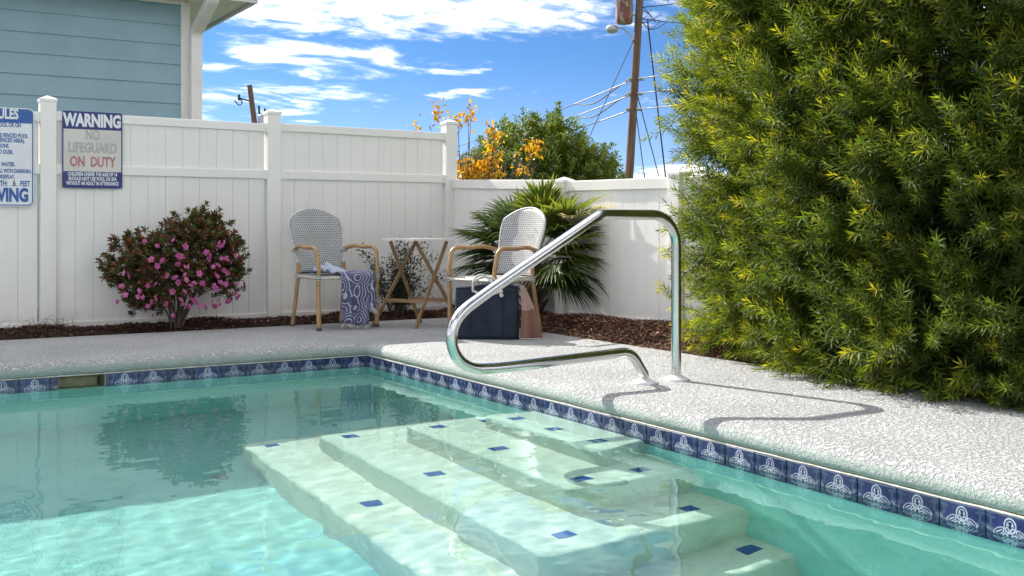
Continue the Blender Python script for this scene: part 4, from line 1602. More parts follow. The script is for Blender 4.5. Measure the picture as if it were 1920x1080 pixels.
# inner foliage, denser and darker
NI = 12500
ph = np.where(g.random(NI) < 0.85, np.interp(g.random(NI) * _cl[-1], _cl, _ph), g.uniform(-1.2, 1.2, NI))
zi = g.uniform(0.02, 3.25, NI)
pi_ = bush_pt(ph, zi, g.uniform(0.42, 0.90, NI))
di = nrm(rand_dirs(NI, g) + np.array([[0, 0, 0.4]]))
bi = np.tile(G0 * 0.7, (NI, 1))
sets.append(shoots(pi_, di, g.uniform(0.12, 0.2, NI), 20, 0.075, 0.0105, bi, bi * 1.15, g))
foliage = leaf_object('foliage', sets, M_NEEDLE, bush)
mb = MB()
for i in range(9):
    a = i * 0.7
    b0 = Vector((0.18 * math.cos(a), 0.35 * math.sin(a), -0.05))
    t_ = Vector((0.62 * math.cos(a * 1.3 + .4), 1.0 * math.sin(a * 1.1), random.uniform(2.0, 2.9)))
    c_ = b0.lerp(t_, 0.5) + Vector((random.uniform(-.15, .15), random.uniform(-.2, .2), 0.1))
    mb.tube(catmull([b0, c_, t_], 6), [0.055 - 0.045 * k / 12 for k in range(13)], 7)
mb.build('trunk', M_BARK, bush)
mb = MB()
for i in range(0, NSP, 3):
    a, b = Vector(sprs[i]), Vector(sprs[i] + dsp[i] * lsp[i])
    inn_ = Vector((a.x * 0.55, a.y * 0.6, a.z - 0.12))
    mb.tube([inn_, a, b], [0.007, 0.0042, 0.0016], 4, caps=False)
mb.build('branches', M_TWIG, bush)['kind'] = 'stuff'
# a few long shoots that stray out of the outline on the left
V_ = []
stray = [((-0.46, 1.60, 0.36), (-0.66, 0.62, -0.02), 0.42), ((-0.49, 1.64, 0.52), (-0.55, 0.70, 0.08), 0.34), ((-0.54, 1.70, 0.68), (-0.45, 0.6, 0.20), 0.26), ((-0.90, -0.35, 0.12), (-0.8, 0.1, 0.0), 0.14)]
S0, D0, L0, B0, T0 = [], [], [], [], []
for p, d, ln in stray:
    p, d = np.array(p), nrm(np.array(d))
    for f0 in np.linspace(0, 1, 6):
        for s in (-1, 1):
            dd = nrm(d + s * 0.6 * nrm(np.cross(d, [0.2, 0.1, 1])) * (1 - 0.6 * f0) + 0.75 * rand_dirs(1, g)[0])
            S0.append(p + d * ln * f0); D0.append(dd); L0.append(0.10); B0.append(G1); T0.append(G2 * g.uniform(.7, 1.4) if g.random() < .7 else G3)
leaf_object('stray_shoots', [shoots(np.array(S0), np.array(D0), np.array(L0), 22, 0.058, 0.0066, np.array(B0), np.array(T0), g)], M_NEEDLE, bush)

# ================================================================== azalea
M_AZ = leaf_material('azalea_leaf', 0.5, 0.25, 0.3)
g = np.random.default_rng(4)
az = thing('azalea_bush', 'azalea bush with dark bronze leaves and pink blossoms against the white fence', 'bush', (-0.75, 1.63, 0.0))
NA = 1250
u1 = g.uniform(0, 2 * np.pi, NA); v1 = np.arccos(g.uniform(-0.75, 1, NA)); rr = g.uniform(0.35, 1.0, NA) ** 0.45
lob = 1 + 0.13 * np.sin(3 * u1 + 1) * np.sin(3 * v1) + 0.08 * np.sin(7 * u1 + 4 * v1)
pa = np.stack([0.50 * rr * lob * np.sin(v1) * np.cos(u1), 0.25 * rr * lob * np.sin(v1) * np.sin(u1), 0.455 + 0.36 * rr * lob * np.cos(v1)], -1)
pa[:, 2] += 0.09 * pa[:, 0] + 0.05 * np.sin(pa[:, 0] * 9)
keep = (np.abs(pa[:, 0] - 0.02) > 0.16) | (pa[:, 2] > 0.21) | (g.random(NA) < 0.25)
keep &= ~((np.abs(pa[:, 0] + 0.17) < 0.04) & (pa[:, 2] > 0.70))
pa = pa[keep]; NA = len(pa)
da = nrm(pa - np.array([[0, 0, 0.25]]) + rand_dirs(NA, g) * 0.25 + np.array([[0, 0, 0.12]]))
sets = []
for k in range(11):
    th = k * 2.399 + g.uniform(0, .6, NA)
    r1 = nrm(np.cross(da, np.array([[0.3, 0.2, 1.0]]))); r2 = np.cross(da, r1)
    op = 0.45 + 0.95 * (k / 11) + g.uniform(-.15, .15, NA)
    d_ = da * np.cos(op)[:, None] + (r1 * np.cos(th)[:, None] + r2 * np.sin(th)[:, None]) * np.sin(op)[:, None]
    cc = pick_cols(NA, g, [(0.042, 0.075, 0.024), (0.075, 0.115, 0.032), (0.19, 0.055, 0.042), (0.23, 0.10, 0.05), (0.24, 0.16, 0.05)], [.30, .24, .22, .16, .08])
    sets.append(leaf_arrays(pa - da * 0.008 * k / 3, d_, da, g.uniform(0.030, 0.050, NA), g.uniform(0.015, 0.020, NA), cc, 0.2, 0.12, 0.5))
leaf_object('foliage', sets, M_AZ, az)
mb = MB()
for i in range(26):
    a = g.uniform(0, 6.28); r0 = g.uniform(0.01, 0.06)
    q = pa[g.integers(NA)]
    b0 = Vector((r0 * math.cos(a), r0 * math.sin(a), -0.03)); t_ = Vector(q)
    c_ = b0.lerp(t_, 0.45) + Vector((-0.12 * t_.x, -0.1 * t_.y, 0.06))
    mb.tube(catmull([b0, c_, t_], 5), [0.0085 - 0.0065 * k / 10 for k in range(11)], 5, caps=False)
mb.build('stems', M_TWIG, az)


def petal_material():
    m, t, out = material('pink_petal')
    info = t.n('ShaderNodeObjectInfo')
    c = t.mix(info.outputs['Random'], rgb(0.56, 0.10, 0.33), rgb(0.72, 0.24, 0.47))
    p = t.n('ShaderNodeBsdfPrincipled'); t.set(p, 'Base Color', c); t.set(p, 'Roughness', 0.6)
    tr = t.n('ShaderNodeBsdfTranslucent'); t.set(tr, 'Color', c)
    mx = t.n('ShaderNodeMixShader'); t.set(mx, 0, 0.35)
    t.link(p.outputs[0], mx.inputs[1]); t.link(tr.outputs[0], mx.inputs[2]); t.link(mx.outputs[0], out.inputs['Surface'])
    return m


M_PETAL = petal_material()
mb = MB()
for k in range(5):
    for lay, (rad, lift) in enumerate(((0.030, 0.010), (0.020, 0.017))):
        a = 2 * math.pi * (k + 0.5 * lay) / 5
        ca, sa = math.cos(a), math.sin(a)
        pts_ = [(0, 0, 0), (rad * .55, -rad * .42, lift * .8), (rad, -rad * .22, lift * .75), (rad * 1.04, rad * .12, lift * .6), (rad * .6, rad * .44, lift * .9)]
        mb.add([(x * ca - y * sa, x * sa + y * ca, z + 0.002 * lay) for x, y, z in pts_], [(0, 1, 2), (0, 2, 3), (0, 3, 4)])
flower_me = mb.data('blossom', M_PETAL)
# clusters on the outside of the bush that faces the pool
spots = [(-0.40, 0.36), (-0.36, 0.34), (-0.43, 0.38), (-0.33, 0.20), (-0.31, 0.22), (-0.24, 0.07), (-0.22, 0.09), (-0.39, 0.09), (-0.36, 0.07), (-0.13, 0.26), (-0.11, 0.25), (0.03, 0.23), (0.05, 0.19), (0.02, 0.24), (0.06, 0.17),
         (0.16, 0.20), (0.17, 0.17), (0.14, 0.18), (0.20, 0.13), (0.29, 0.20), (0.31, 0.17), (0.30, 0.19), (0.36, 0.29), (0.38, 0.27), (0.27, 0.38), (0.26, 0.42), (0.28, 0.36), (0.24, 0.44), (0.25, 0.40), (0.33, 0.56), (0.34, 0.54),
         (0.37, 0.55), (0.12, 0.48), (0.10, 0.46), (0.14, 0.47), (-0.05, 0.50), (-0.07, 0.44), (-0.20, 0.42), (-0.22, 0.43), (-0.25, 0.41), (0.19, 0.36), (0.17, 0.34), (-0.02, 0.33), (0.42, 0.45), (0.44, 0.18), (-0.10, 0.12), (0.09, 0.30), (-0.17, 0.52)]
spots = spots[::2] + [(random.uniform(-.46, .46), random.uniform(.08, .62)) for _ in range(70)]
spots = [q for q in spots if (q[0] / .5) ** 2 + ((q[1] - .40) / .44) ** 2 < 1.0]
for i, (x, z) in enumerate(spots):
    q = x / 0.52
    y = -0.275 * math.sqrt(max(0.05, 1 - q * q - ((z - 0.42) / 0.42) ** 2)) - 0.035 + random.uniform(-.02, .02)
    o = link('blossom', flower_me, az, (x + random.uniform(-.008, .008), y, z + 0.03 + random.uniform(-.008, .008)), (R(90 + random.uniform(-50, 25)), R(random.uniform(-35, 35)), random.uniform(0, 6)))
    s_ = random.uniform(0.55, 0.88)
    o.scale = (s_, s_, s_)

# ================================================================== sparse dark shrub behind the table
g = np.random.default_rng(9)
sh = thing('sparse_shrub', 'dark sparse small-leaved shrub behind the folding table', 'shrub', (1.03, 1.66, 0.0))
mb = MB(); tips = []
for i in range(34):
    a = g.uniform(0, 6.28)
    t_ = Vector((g.normal(0, 0.17), g.normal(0, 0.085), g.uniform(0.25, 0.64)))
    if abs(t_.x) > 0.40: t_.x *= 0.6
    if t_.y > .2: t_.y = .15
    b0 = Vector((g.normal(0, .03), g.normal(0, .03), -0.02))
    c_ = b0.lerp(t_, 0.5) + Vector((g.normal(0, .03), g.normal(0, .02), 0.03))
    cp = catmull([b0, c_, t_], 6)
    mb.tube(cp, [0.005 - 0.0038 * k / (len(cp) - 1) for k in range(len(cp))], 4, caps=False)
    tips += cp[4:]
mb.build('stems', M_TWIG, sh)
tips = np.array([tuple(p) for p in tips])
n = 2900
pp = tips[g.integers(len(tips), size=n)] + g.normal(0, 0.028, (n, 3))
cc = pick_cols(n, g, [(0.018, 0.030, 0.014), (0.032, 0.05, 0.02), (0.06, 0.03, 0.022)], [.5, .38, .12])
leaf_object('foliage', [leaf_arrays(pp, nrm(rand_dirs(n, g) + np.array([[0, 0, .3]])), rand_dirs(n, g), g.uniform(0.018, 0.032, n), g.uniform(0.010, 0.015, n), cc, 0.15, 0.1, 0.5)], M_AZ, sh)

# ================================================================== fan palm
M_FAN = leaf_material('fan_palm_leaf', 0.35, 0.32, 0.5)
M_PETIOLE = plain('palm_petiole', (0.12, 0.145, 0.04), 0.5, 0.2, 30.0)
M_FIBRE = plain('palm_trunk_fibre', (0.10, 0.07, 0.045), 0.95, 0.35, 40.0, 1.0, 120.0)
g = np.random.default_rng(33)
palm = thing('fan_palm', 'low fan palm with spiky green fronds behind the right-hand chair', 'palm', (1.63, 0.60, 0.05))
crown = np.array([0.0, 0.0, 0.42])
mb = MB()
prof_ = [(0.065, -0.05), (0.075, 0.05), (0.070, 0.2), (0.078, 0.32), (0.06, 0.42), (0.02, 0.46)]
mb.lathe(prof_, 14)
for k in range(46):
    a = k * 2.399; z = 0.02 + 0.4 * k / 46
    b = Vector((0.066 * math.cos(a), 0.066 * math.sin(a), z))
    mb.tube([b, b + Vector((0.03 * math.cos(a), 0.03 * math.sin(a), 0.05)), b + Vector((0.055 * math.cos(a), 0.055 * math.sin(a), 0.075))], [0.014, 0.010, 0.004], 5)
mb.build('trunk', M_FIBRE, palm)


def frond(az_, el, plen, blen, pale, spread=1.95, nseg=34):
    d = np.array([math.cos(az_) * math.cos(el), math.sin(az_) * math.cos(el), math.sin(el)])
    hub = crown + d * plen + np.array([0, 0, -0.10 * plen * math.cos(el)])
    d2 = nrm(d + np.array([0, 0, -0.10]))
    s = nrm(np.cross(d2, np.array([0, 0, 1.0])) + 0.25 * rand_dirs(1, g)[0])
    s = nrm(s - d2 * (s @ d2))
    nrm_ = np.cross(s, d2)
    base_c = np.array(pale)
    V, F, C = [], [], []
    for k in range(nseg):
        f = -1 + 2 * k / (nseg - 1)
        al = f * spread * 0.93
        dr = d2 * math.cos(al) + s * math.sin(al)
        L_ = blen * (0.66 + 0.34 * math.cos(al * 0.75)) * g.uniform(0.92, 1.05)
        sd = nrm(np.cross(dr, nrm_))
        lift = nrm_ * 0.10 * abs(f)
        wd = 0.0095 + 0.003 * (1 - abs(f))
        hue = base_c * (1 + g.uniform(-.18, .18))
        pts_ = []
        droop = g.uniform(0.14, 0.36)
        for t_, ww_ in ((0.0, 0.25), (0.35, 1.0), (0.62, 0.85), (0.85, 0.42), (1.0, 0.04)):
            p = hub + dr * L_ * t_ + lift * L_ * t_ - np.array([0, 0, droop * L_ * t_ ** 2.6])
            pts_.append((p, ww_ * wd))
        o = len(V)
        for p, w_ in pts_:
            V += [p + sd * w_ + nrm_ * w_ * 0.55, p, p - sd * w_ + nrm_ * w_ * 0.55]
        for q, (p, w_) in enumerate(pts_):
            tipm = np.array([1.0, 1.0, 1.0]) if q < 3 else (np.array([1.35, 1.15, 0.9]))
            C += [hue * tipm] * 3
        for q in range(4):
            a_ = o + q * 3
            F += [(a_, a_ + 1, a_ + 4, a_ + 3), (a_ + 1, a_ + 2, a_ + 5, a_ + 4)]
    fo = link('frond', npmesh('frond', V, F, M_FAN, np.array(C)), palm)
    mb = MB(); mb.tube([Vector(crown * np.array([1, 1, .9])), Vector(crown + d * plen * .5), Vector(hub), Vector(hub + d2 * 0.05)], [0.009, 0.0075, 0.006, 0.003], 6, squash=0.6)
    mb.build('petiole', M_PETIOLE, fo)


GP, GD, GY, GW = (0.065, 0.11, 0.024), (0.038, 0.070, 0.02), (0.16, 0.20, 0.04), (0.46, 0.43, 0.28)
for args in ((R(112), R(60), .32, .40, GP), (R(100), R(74), .32, .38, GY), (R(300), R(66), .30, .38, GY), (R(120), R(45), .32, .40, GD), (R(128), R(28), .34, .44, GP), (R(124), R(44), .32, .42, GP), (R(118), R(15), .30, .42, GD),
             (R(128), R(2), .30, .40, GD), (R(105), R(20), .32, .40, GD), (R(262), R(48), .32, .40, GY), (R(282), R(30), .36, .44, GP), (R(278), R(10), .36, .42, GP), (R(292), R(20), .36, .42, GY), (R(264), R(16), .32, .42, GY),
             (R(286), R(-4), .36, .42, GD), (R(270), R(-10), .32, .40, GD), (R(270), R(62), .30, .38, GY), (R(280), R(42), .46, .48, GY), (R(290), R(34), .50, .50, GW), (R(90), R(68), .30, .36, GP), (R(268), R(32), .40, .44, GP), (R(290), R(72), .36, .40, GY),
             (R(140), R(56), .24, .36, GP), (R(115), R(32), .36, .42, GP), (R(285), R(20), .30, .42, GP), (R(274), R(24), .42, .42, GY), (R(262), R(2), .34, .42, GP), (R(280), R(-14), .30, .38, GD), (R(100), R(8), .30, .40, GD), (R(266), R(64), .26, .38, GP), (R(288), R(58), .34, .42, GP), (R(110), R(-6), .28, .36, GD), (R(278), R(74), .36, .40, GP)):
    frond(*args, spread=1.30 if args[0] > R(250) else 1.8)
# ================================================================== planting beds and mulch


def bed_height(x, y):
    right = np.clip((x - BX) / 0.42, 0, 1)
    left = np.clip((y - BY) / 0.3, 0, 1)
    hr = -0.035 + 0.115 * right * right * (3 - 2 * right)
    hl = -0.035 + 0.055 * left * left * (3 - 2 * left)
    bump_ = 0.010 * np.sin(5.1 * x + 2.2 * y) + 0.008 * np.sin(11 * x - 7 * y + 1)
    wgt = np.clip((x - BX + 0.35) / 0.35, 0, 1)
    h = np.where(x > BX, np.where(y > BY, np.maximum(hr, hl) , hr), hl)
    return h + bump_ * np.clip(np.maximum(right, left) * 2, 0, 1)


V, F, o_ = [], [], 0
for (x0, x1, y0, y1) in ((-9.0, BX - 0.0, BY + 0.0, 3.2), (BX, 4.2, -9.0, BY), (BX, 4.2, BY, 3.2)):
    nx_, ny_ = max(12, int((x1 - x0) / 0.06)), max(12, int((y1 - y0) / 0.06))
    X_, Y_ = np.meshgrid(np.linspace(x0, x1, nx_), np.linspace(y0, y1, ny_), indexing='ij')
    Z_ = bed_height(X_ + (1e-6 if x0 == BX else -1e-6), Y_ + (1e-6 if y0 == BY else -1e-6))
    ii = np.arange(nx_ * ny_).reshape(nx_, ny_) + o_
    V.append(np.stack([X_.ravel(), Y_.ravel(), Z_.ravel()], 1))
    F.append(np.stack([ii[:-1, :-1].ravel(), ii[1:, :-1].ravel(), ii[1:, 1:].ravel(), ii[:-1, 1:].ravel()], 1))
    o_ += nx_ * ny_
M_BED = plain('dark_mulch_soil', (0.030, 0.018, 0.013), 0.95, 0.4, 25.0, 1.0, 120.0, spec=0.15)
tag(link('planting_bed', npmesh('planting_bed', np.concatenate(V), np.concatenate(F), M_BED, smooth=True)), kind='structure')

g = np.random.default_rng(77)
nA, nB = 7600, 13500
xa, ya = g.uniform(-3.2, 1.6, nA), BY + 0.005 + 0.56 * g.random(nA)
xb, yb = BX + 0.01 + 0.55 * g.random(nB) ** 0.9, g.uniform(-3.6, 1.9, nB)
x_, y_ = np.concatenate([xa, xb]), np.concatenate([ya, yb])
z_ = bed_height(x_, y_) + g.uniform(-0.002, 0.014, len(x_))
n = len(x_)
L_ = g.uniform(0.010, 0.034, n) * np.where(g.random(n) < .12, 1.6, 1.0)
Wd = g.uniform(0.004, 0.010, n)
T_ = g.uniform(0.0015, 0.004, n)
yaw, pit, rol = g.uniform(0, 6.28, n), g.normal(0, 0.38, n), g.normal(0, 0.5, n)
dx_ = np.stack([np.cos(yaw) * np.cos(pit), np.sin(yaw) * np.cos(pit), np.sin(pit)], 1)
sx_ = nrm(np.cross(dx_, np.array([[0, 0, 1.0]])))
ux_ = np.cross(sx_, dx_)
s2 = sx_ * np.cos(rol)[:, None] + ux_ * np.sin(rol)[:, None]
u2 = np.cross(s2, dx_)
c_ = np.stack([x_, y_, z_], 1)
corn = []
for sa, sb, sc in ((-1, -1, -1), (1, -.7, -1), (1, .8, -1), (-1, 1, -1), (-.9, -.8, 1), (.85, -.6, 1), (.9, .6, 1), (-.8, .9, 1)):
    corn.append(c_ + dx_ * (L_ * sa / 2)[:, None] + s2 * (Wd * sb / 2)[:, None] + u2 * (T_ * sc / 2)[:, None])
V = np.stack(corn, 1).reshape(-1, 3)
b = np.arange(n)[:, None, None] * 8
F = (b + np.array([[(3, 2, 1, 0), (4, 5, 6, 7), (0, 1, 5, 4), (1, 2, 6, 5), (2, 3, 7, 6), (3, 0, 4, 7)]])).reshape(-1, 4)
cc = pick_cols(n, g, [(0.12, 0.050, 0.030), (0.22, 0.10, 0.062), (0.33, 0.19, 0.125), (0.06, 0.03, 0.02), (0.45, 0.34, 0.26)], [.34, .28, .14, .20, .04], 0.25)
dark = np.concatenate([np.full(nA, 0.32), np.ones(nB)])[:, None]     # chips along the tall fence are darker
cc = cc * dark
m_, t_, out_ = material('bark_chip')
a_ = t_.n('ShaderNodeAttribute', attribute_name='tint')
principled(t_, out_, **{'Base Color': a_.outputs['Color'], 'Roughness': 0.85, 'Specular IOR Level': 0.2})
tag(link('mulch_chips', npmesh('mulch_chips', V, F, m_, np.repeat(cc, 8, 0))), kind='stuff')

# fallen petals and dry leaves under the azalea
n = 90
xx = g.normal(-0.62, 0.42, n); yy = BY + 0.02 + 0.3 * g.random(n)
P_ = np.stack([xx, yy, bed_height(xx, yy) + 0.018], 1)
cc = pick_cols(n, g, [(0.45, 0.16, 0.25), (0.40, 0.22, 0.2), (0.25, 0.14, 0.08)], [.4, .25, .35])
ob = leaf_object('fallen_petals', [leaf_arrays(P_, nrm(rand_dirs(n, g) * np.array([[1, 1, .3]])), np.tile([[0, 0, 1.0]], (n, 1)), 0.030, 0.020, cc, 0.2, 0.05, 0.5)], M_AZ, None, 'stuff')
# a few shed leaves blown onto the deck
n = 46
xx = np.concatenate([BX - 0.02 - np.abs(g.normal(0, 0.10, 34)), g.uniform(-2.5, 1.0, 12)]); yy = np.concatenate([g.uniform(-3.6, -0.6, 34), BY - 0.01 - np.abs(g.normal(0, .12, 12))])
P_ = np.stack([xx, yy, np.full(n, 0.004)], 1)
cc = pick_cols(n, g, [(0.16, 0.10, 0.04), (0.10, 0.14, 0.03), (0.28, 0.20, 0.06)], [.5, .25, .25])
leaf_object('shed_leaves', [leaf_arrays(P_, nrm(rand_dirs(n, g) * np.array([[1, 1, .08]]) + np.array([[0, 0, .06]])), np.tile([[0, 0, 1.0]], (n, 1)), 0.05, 0.009, cc, 0.2, 0.03, 0.5)], M_AZ, None, 'stuff')
# dry weeds at the foot of the fence
mb = MB()
weed = thing('dry_weed_tuft', 'wispy grey weed tuft at the foot of the tall fence below the signs', 'weed', (-1.62, 1.80, 0.0))
for k in range(26):
    a = random.uniform(0, 6.28); l = random.uniform(.05, .15)
    b0 = Vector((random.gauss(0, .09), random.gauss(0, .02), 0.0))
    mb.tube([b0, b0 + Vector((.3 * l * math.cos(a), .3 * l * math.sin(a), l * .7)), b0 + Vector((.8 * l * math.cos(a), .6 * l * math.sin(a), l * random.uniform(.5, 1)))], [.0018, .0015, .0007], 4, caps=False)
mb.build('stalks', plain('dry_stalk', (0.20, 0.18, 0.15), 0.9), weed)

# ================================================================== trees beyond the fence
CAMP = Vector((-2.8, -6.25, 0.0))
FWD, RGT = Vector((0.5267, 0.85, 0)), Vector((0.85, -0.5267, 0))


def spot(dist, across):
    """a place in the neighbourhood: metres ahead of the pool end and metres to the right"""
    return CAMP + FWD * dist + RGT * across


M_TREE = leaf_material('broad_leaf', 0.4, 0.3, 0.45)
g = np.random.default_rng(50)
p = spot(20.0, 0.62)
tree = thing('evergreen_tree', 'rounded bushy evergreen tree beyond the low fence left of the utility pole', 'tree', (p.x, p.y, -0.09))
yawv = Matrix.Rotation(math.atan2(RGT.y, RGT.x), 3, 'Z')
ntip = 1300
sets, mbr = [], MB()
u = g.uniform(-1, 1, ntip); d2_ = g.uniform(-1, 1, ntip)
hgt = np.interp(u, [-1, -.9, -.78, -.59, -.4, -.14, .11, .34, .56, .75, .91, 1], [1.5, 2.0, 2.4, 2.8, 2.95, 3.0, 3.08, 2.8, 2.5, 2.3, 1.95, 1.5])
lay = g.random(ntip) ** 0.55
zt_ = np.maximum(0.5, hgt * (0.42 + 0.58 * lay) * np.sqrt(np.clip(1 - 0.55 * d2_ ** 2, .1, 1)) + g.normal(0, .07, ntip))
tip = np.stack([u * 1.62, d2_ * 1.15, zt_], 1)
out_d = nrm(np.stack([u * 0.5, d2_ * 0.5, np.full(ntip, 1.0)], 1) + 0.28 * rand_dirs(ntip, g))
ln = g.uniform(0.25, 0.55, ntip)
for k in range(44):
    f = g.random(ntip)
    th = g.uniform(0, 6.28, ntip)
    r1 = nrm(np.cross(out_d, np.array([[1.0, 0.3, 0.2]]))); r2 = np.cross(out_d, r1)
    rad = r1 * np.cos(th)[:, None] + r2 * np.sin(th)[:, None]
    pos = tip - out_d * (ln * (1 - f))[:, None] + rad * 0.015
    dd = nrm(out_d * 0.75 + rad * 0.9 + 0.2 * rand_dirs(ntip, g))
    cc = pick_cols(ntip, g, [(0.075, 0.12, 0.018), (0.14, 0.20, 0.026), (0.26, 0.30, 0.035)], [.36, .37, .27])
    sets.append(leaf_arrays(pos, dd, out_d, g.uniform(0.065, 0.10, ntip), g.uniform(0.024, 0.036, ntip), cc, 0.2, 0.1, 0.5))
cr = leaf_object('crown', sets, M_TREE, tree)
cr.rotation_euler.z = math.atan2(RGT.y, RGT.x)
mb = MB()
for k in range(9):
    a = k * 0.7
    mb.tube(catmull([(0.1 * math.cos(a), .1 * math.sin(a), -.05), (.35 * math.cos(a), .3 * math.sin(a), 0.9), (.9 * math.cos(a), .7 * math.sin(a), 2.0)], 6), [0.07 - 0.05 * q / 12 for q in range(13)], 7)
mb.build('trunk', M_BARK, tree)


def twig_tree(mb, p, d, ln, rad, depth, gg, tips, spread=0.5, up=0.25):
    q = p + d * ln
    mid = p.lerp(q, .5) + Vector(gg.normal(0, .04 * ln, 3))
    mb.tube([p, mid, q], [rad, rad * .85, rad * .65], 5, caps=False)
    if depth == 0:
        tips.append((q, d))
        return
    for i in range(gg.integers(2, 4)):
        dd = (d + Vector(gg.normal(0, spread, 3)) + Vector((0, 0, up))).normalized()
        twig_tree(mb, p.lerp(q, gg.uniform(.55, 1.0)), dd, ln * gg.uniform(.6, .85), rad * .62, depth - 1, gg, tips, spread, up)


# leafless tree with a few last orange leaves
g = np.random.default_rng(61)
p = spot(15.5, -1.05)
bare = thing('bare_tree', 'almost leafless grey twiggy tree with a few orange leaves above the tall fence', 'tree', (p.x, p.y, -0.09))
mb = MB(); tips = []
for k in range(7):
    q0 = Vector((0, 0, -.05)) + RGT * g.uniform(-.45, .55)
    twig_tree(mb, q0, (Vector((0, 0, 1)) + RGT * g.uniform(-.25, .25)).normalized(), g.uniform(.7, .95), 0.016, 4, g, tips, 0.30, 0.30)
mb.build('branches', plain('grey_twig', (0.14, 0.115, 0.115), 0.9), bare)
M_YEL = leaf_material('autumn_leaf', 0.5, 0.4, 0.3)


def clump(centers, n_each, spread_, cols, probs, gg, size=(0.06, 0.10)):
    P_ = np.concatenate([np.array(c)[None, :] + gg.normal(0, 1, (n_each, 3)) * np.array(spread_) for c in centers])
    nn_ = len(P_)
    return leaf_arrays(P_, nrm(rand_dirs(nn_, gg) + np.array([[0, 0, -.5]])), rand_dirs(nn_, gg), gg.uniform(size[0], size[1], nn_), gg.uniform(size[0] * .5, size[1] * .5, nn_), pick_cols(nn_, gg, cols, probs), 0.2, 0.15, 0.5)


ORG = [(0.50, 0.27, 0.04), (0.56, 0.36, 0.05), (0.40, 0.16, 0.04)]


def tuft(across, height):
    return RGT * across + Vector((0, 0, height))


off = RGT * 1.05
tufts = [tuft(a, h) + off for a, h in ((-1.38, 2.26), (-1.06, 2.5), (-1.07, 2.39), (-1.06, 2.45))]
leaf_object('last_leaves', [clump([tuple(q) for q in tufts], 16, (.05, .05, .09), ORG, [.4, .35, .25], g)], M_YEL, bare)

g = np.random.default_rng(62)
p = spot(14.5, -0.55)
yel = thing('yellow_sapling', 'slender sapling with bright yellow-orange autumn leaves beyond the fence corner', 'tree', (p.x, p.y, -0.09))
off = RGT * 0.55
T1 = [tuft(a, h) + off for a, h in ((-0.55, 2.39), (-0.59, 2.27), (-0.73, 2.22), (-0.78, 2.27), (-0.27, 2.14), (-0.24, 2.07), (-0.22, 1.99), (-0.26, 1.89), (-0.3, 1.8), (-0.22, 1.77), (-0.32, 1.71), (-0.39, 1.68), (-0.5, 1.63), (-0.61, 1.58), (-0.67, 1.56), (-0.43, 1.56), (-0.25, 1.53), (-0.57, 1.51), (-0.7, 1.5), (-0.34, 1.58), (-0.5, 1.53), (-0.66, 1.63), (0.27, 1.91), (0.31, 1.89), (0.24, 1.87), (0.11, 1.58), (-0.18, 1.58), (-0.39, 1.5), (-0.54, 1.67), (-0.63, 1.51))]
leaf_object('foliage', [clump([tuple(q) for q in T1[:22]], 20, (.05, .07, .06), ORG, [.45, .45, .10], g), clump([tuple(q) for q in T1[22:]], 24, (.07, .07, .05), ORG, [.45, .45, .10], g)], M_YEL, yel)
mb = MB()
for q in T1:
    b0 = Vector((0, 0, -.02)) + RGT * ((q - off).dot(RGT) * 0.35 + off.dot(RGT) * .3)
    mb.tube(catmull([b0, b0.lerp(q, .5) + RGT * random.uniform(-.06, .06), q], 5), [0.014 - 0.011 * k / 10 for k in range(11)], 5, caps=False)
mb.build('stems', M_TWIG, yel)
# pale understorey foliage beside the sapling
g = np.random.default_rng(63)
p = spot(17.0, -0.2)
us = thing('pale_green_shrub', 'pale green leafy shrub under the yellow sapling behind the low fence', 'shrub', (p.x, p.y, -0.09))
off = RGT * 0.2
T2 = [tuft(a, h) + off for a, h in ((-0.77, 1.79), (-0.77, 1.69), (-0.77, 1.59), (-0.77, 1.49), (-0.66, 1.79), (-0.66, 1.69), (-0.66, 1.59), (-0.66, 1.49), (-0.56, 1.79), (-0.56, 1.69), (-0.56, 1.59), (-0.56, 1.49), (-0.45, 1.89), (-0.45, 1.79), (-0.45, 1.69), (-0.45, 1.59), (-0.45, 1.49), (-0.34, 1.89), (-0.34, 1.79), (-0.34, 1.69), (-0.34, 1.59), (-0.34, 1.49), (-0.23, 1.89), (-0.23, 1.79), (-0.23, 1.69), (-0.23, 1.59), (-0.23, 1.49), (-0.12, 1.89), (-0.12, 1.79), (-0.12, 1.69), (-0.12, 1.59), (-0.12, 1.49), (-0.01, 1.89), (-0.01, 1.79), (-0.01, 1.69), (-0.01, 1.59), (-0.01, 1.49), (0.1, 1.79), (0.1, 1.69), (0.1, 1.59), (0.1, 1.49))]
leaf_object('foliage', [clump([tuple(q) for q in T2], 70, (.09, .12, .09), [(0.10, 0.15, 0.025), (0.17, 0.20, 0.035), (0.05, 0.085, 0.02)], [.45, .3, .25], g)], M_TREE, us)
mb = MB()
for q in T2[::3]:
    b0 = Vector((0, 0, -.02))
    mb.tube([b0, b0.lerp(q, .5) + Vector((0, 0, .2)), q], [0.02, 0.012, 0.004], 5, caps=False)
mb.build('stems', M_TWIG, us)

# ================================================================== utility poles and lines


def wood_pole_material():
    m, t, out = material('weathered_pole_wood')
    co = objco(t)
    n = t.noise(t.vm('MULTIPLY', co, (22, 22, 1.2)), 1.0, 6.0, 0.65)
    c = t.mix(t.ss(n, 0.3, 0.7), rgb(0.085, 0.052, 0.036), rgb(0.20, 0.13, 0.09))
    principled(t, out, **{'Base Color': c, 'Roughness': 0.9, 'Normal': bump(t, n, 0.6, 0.02)})
    return m


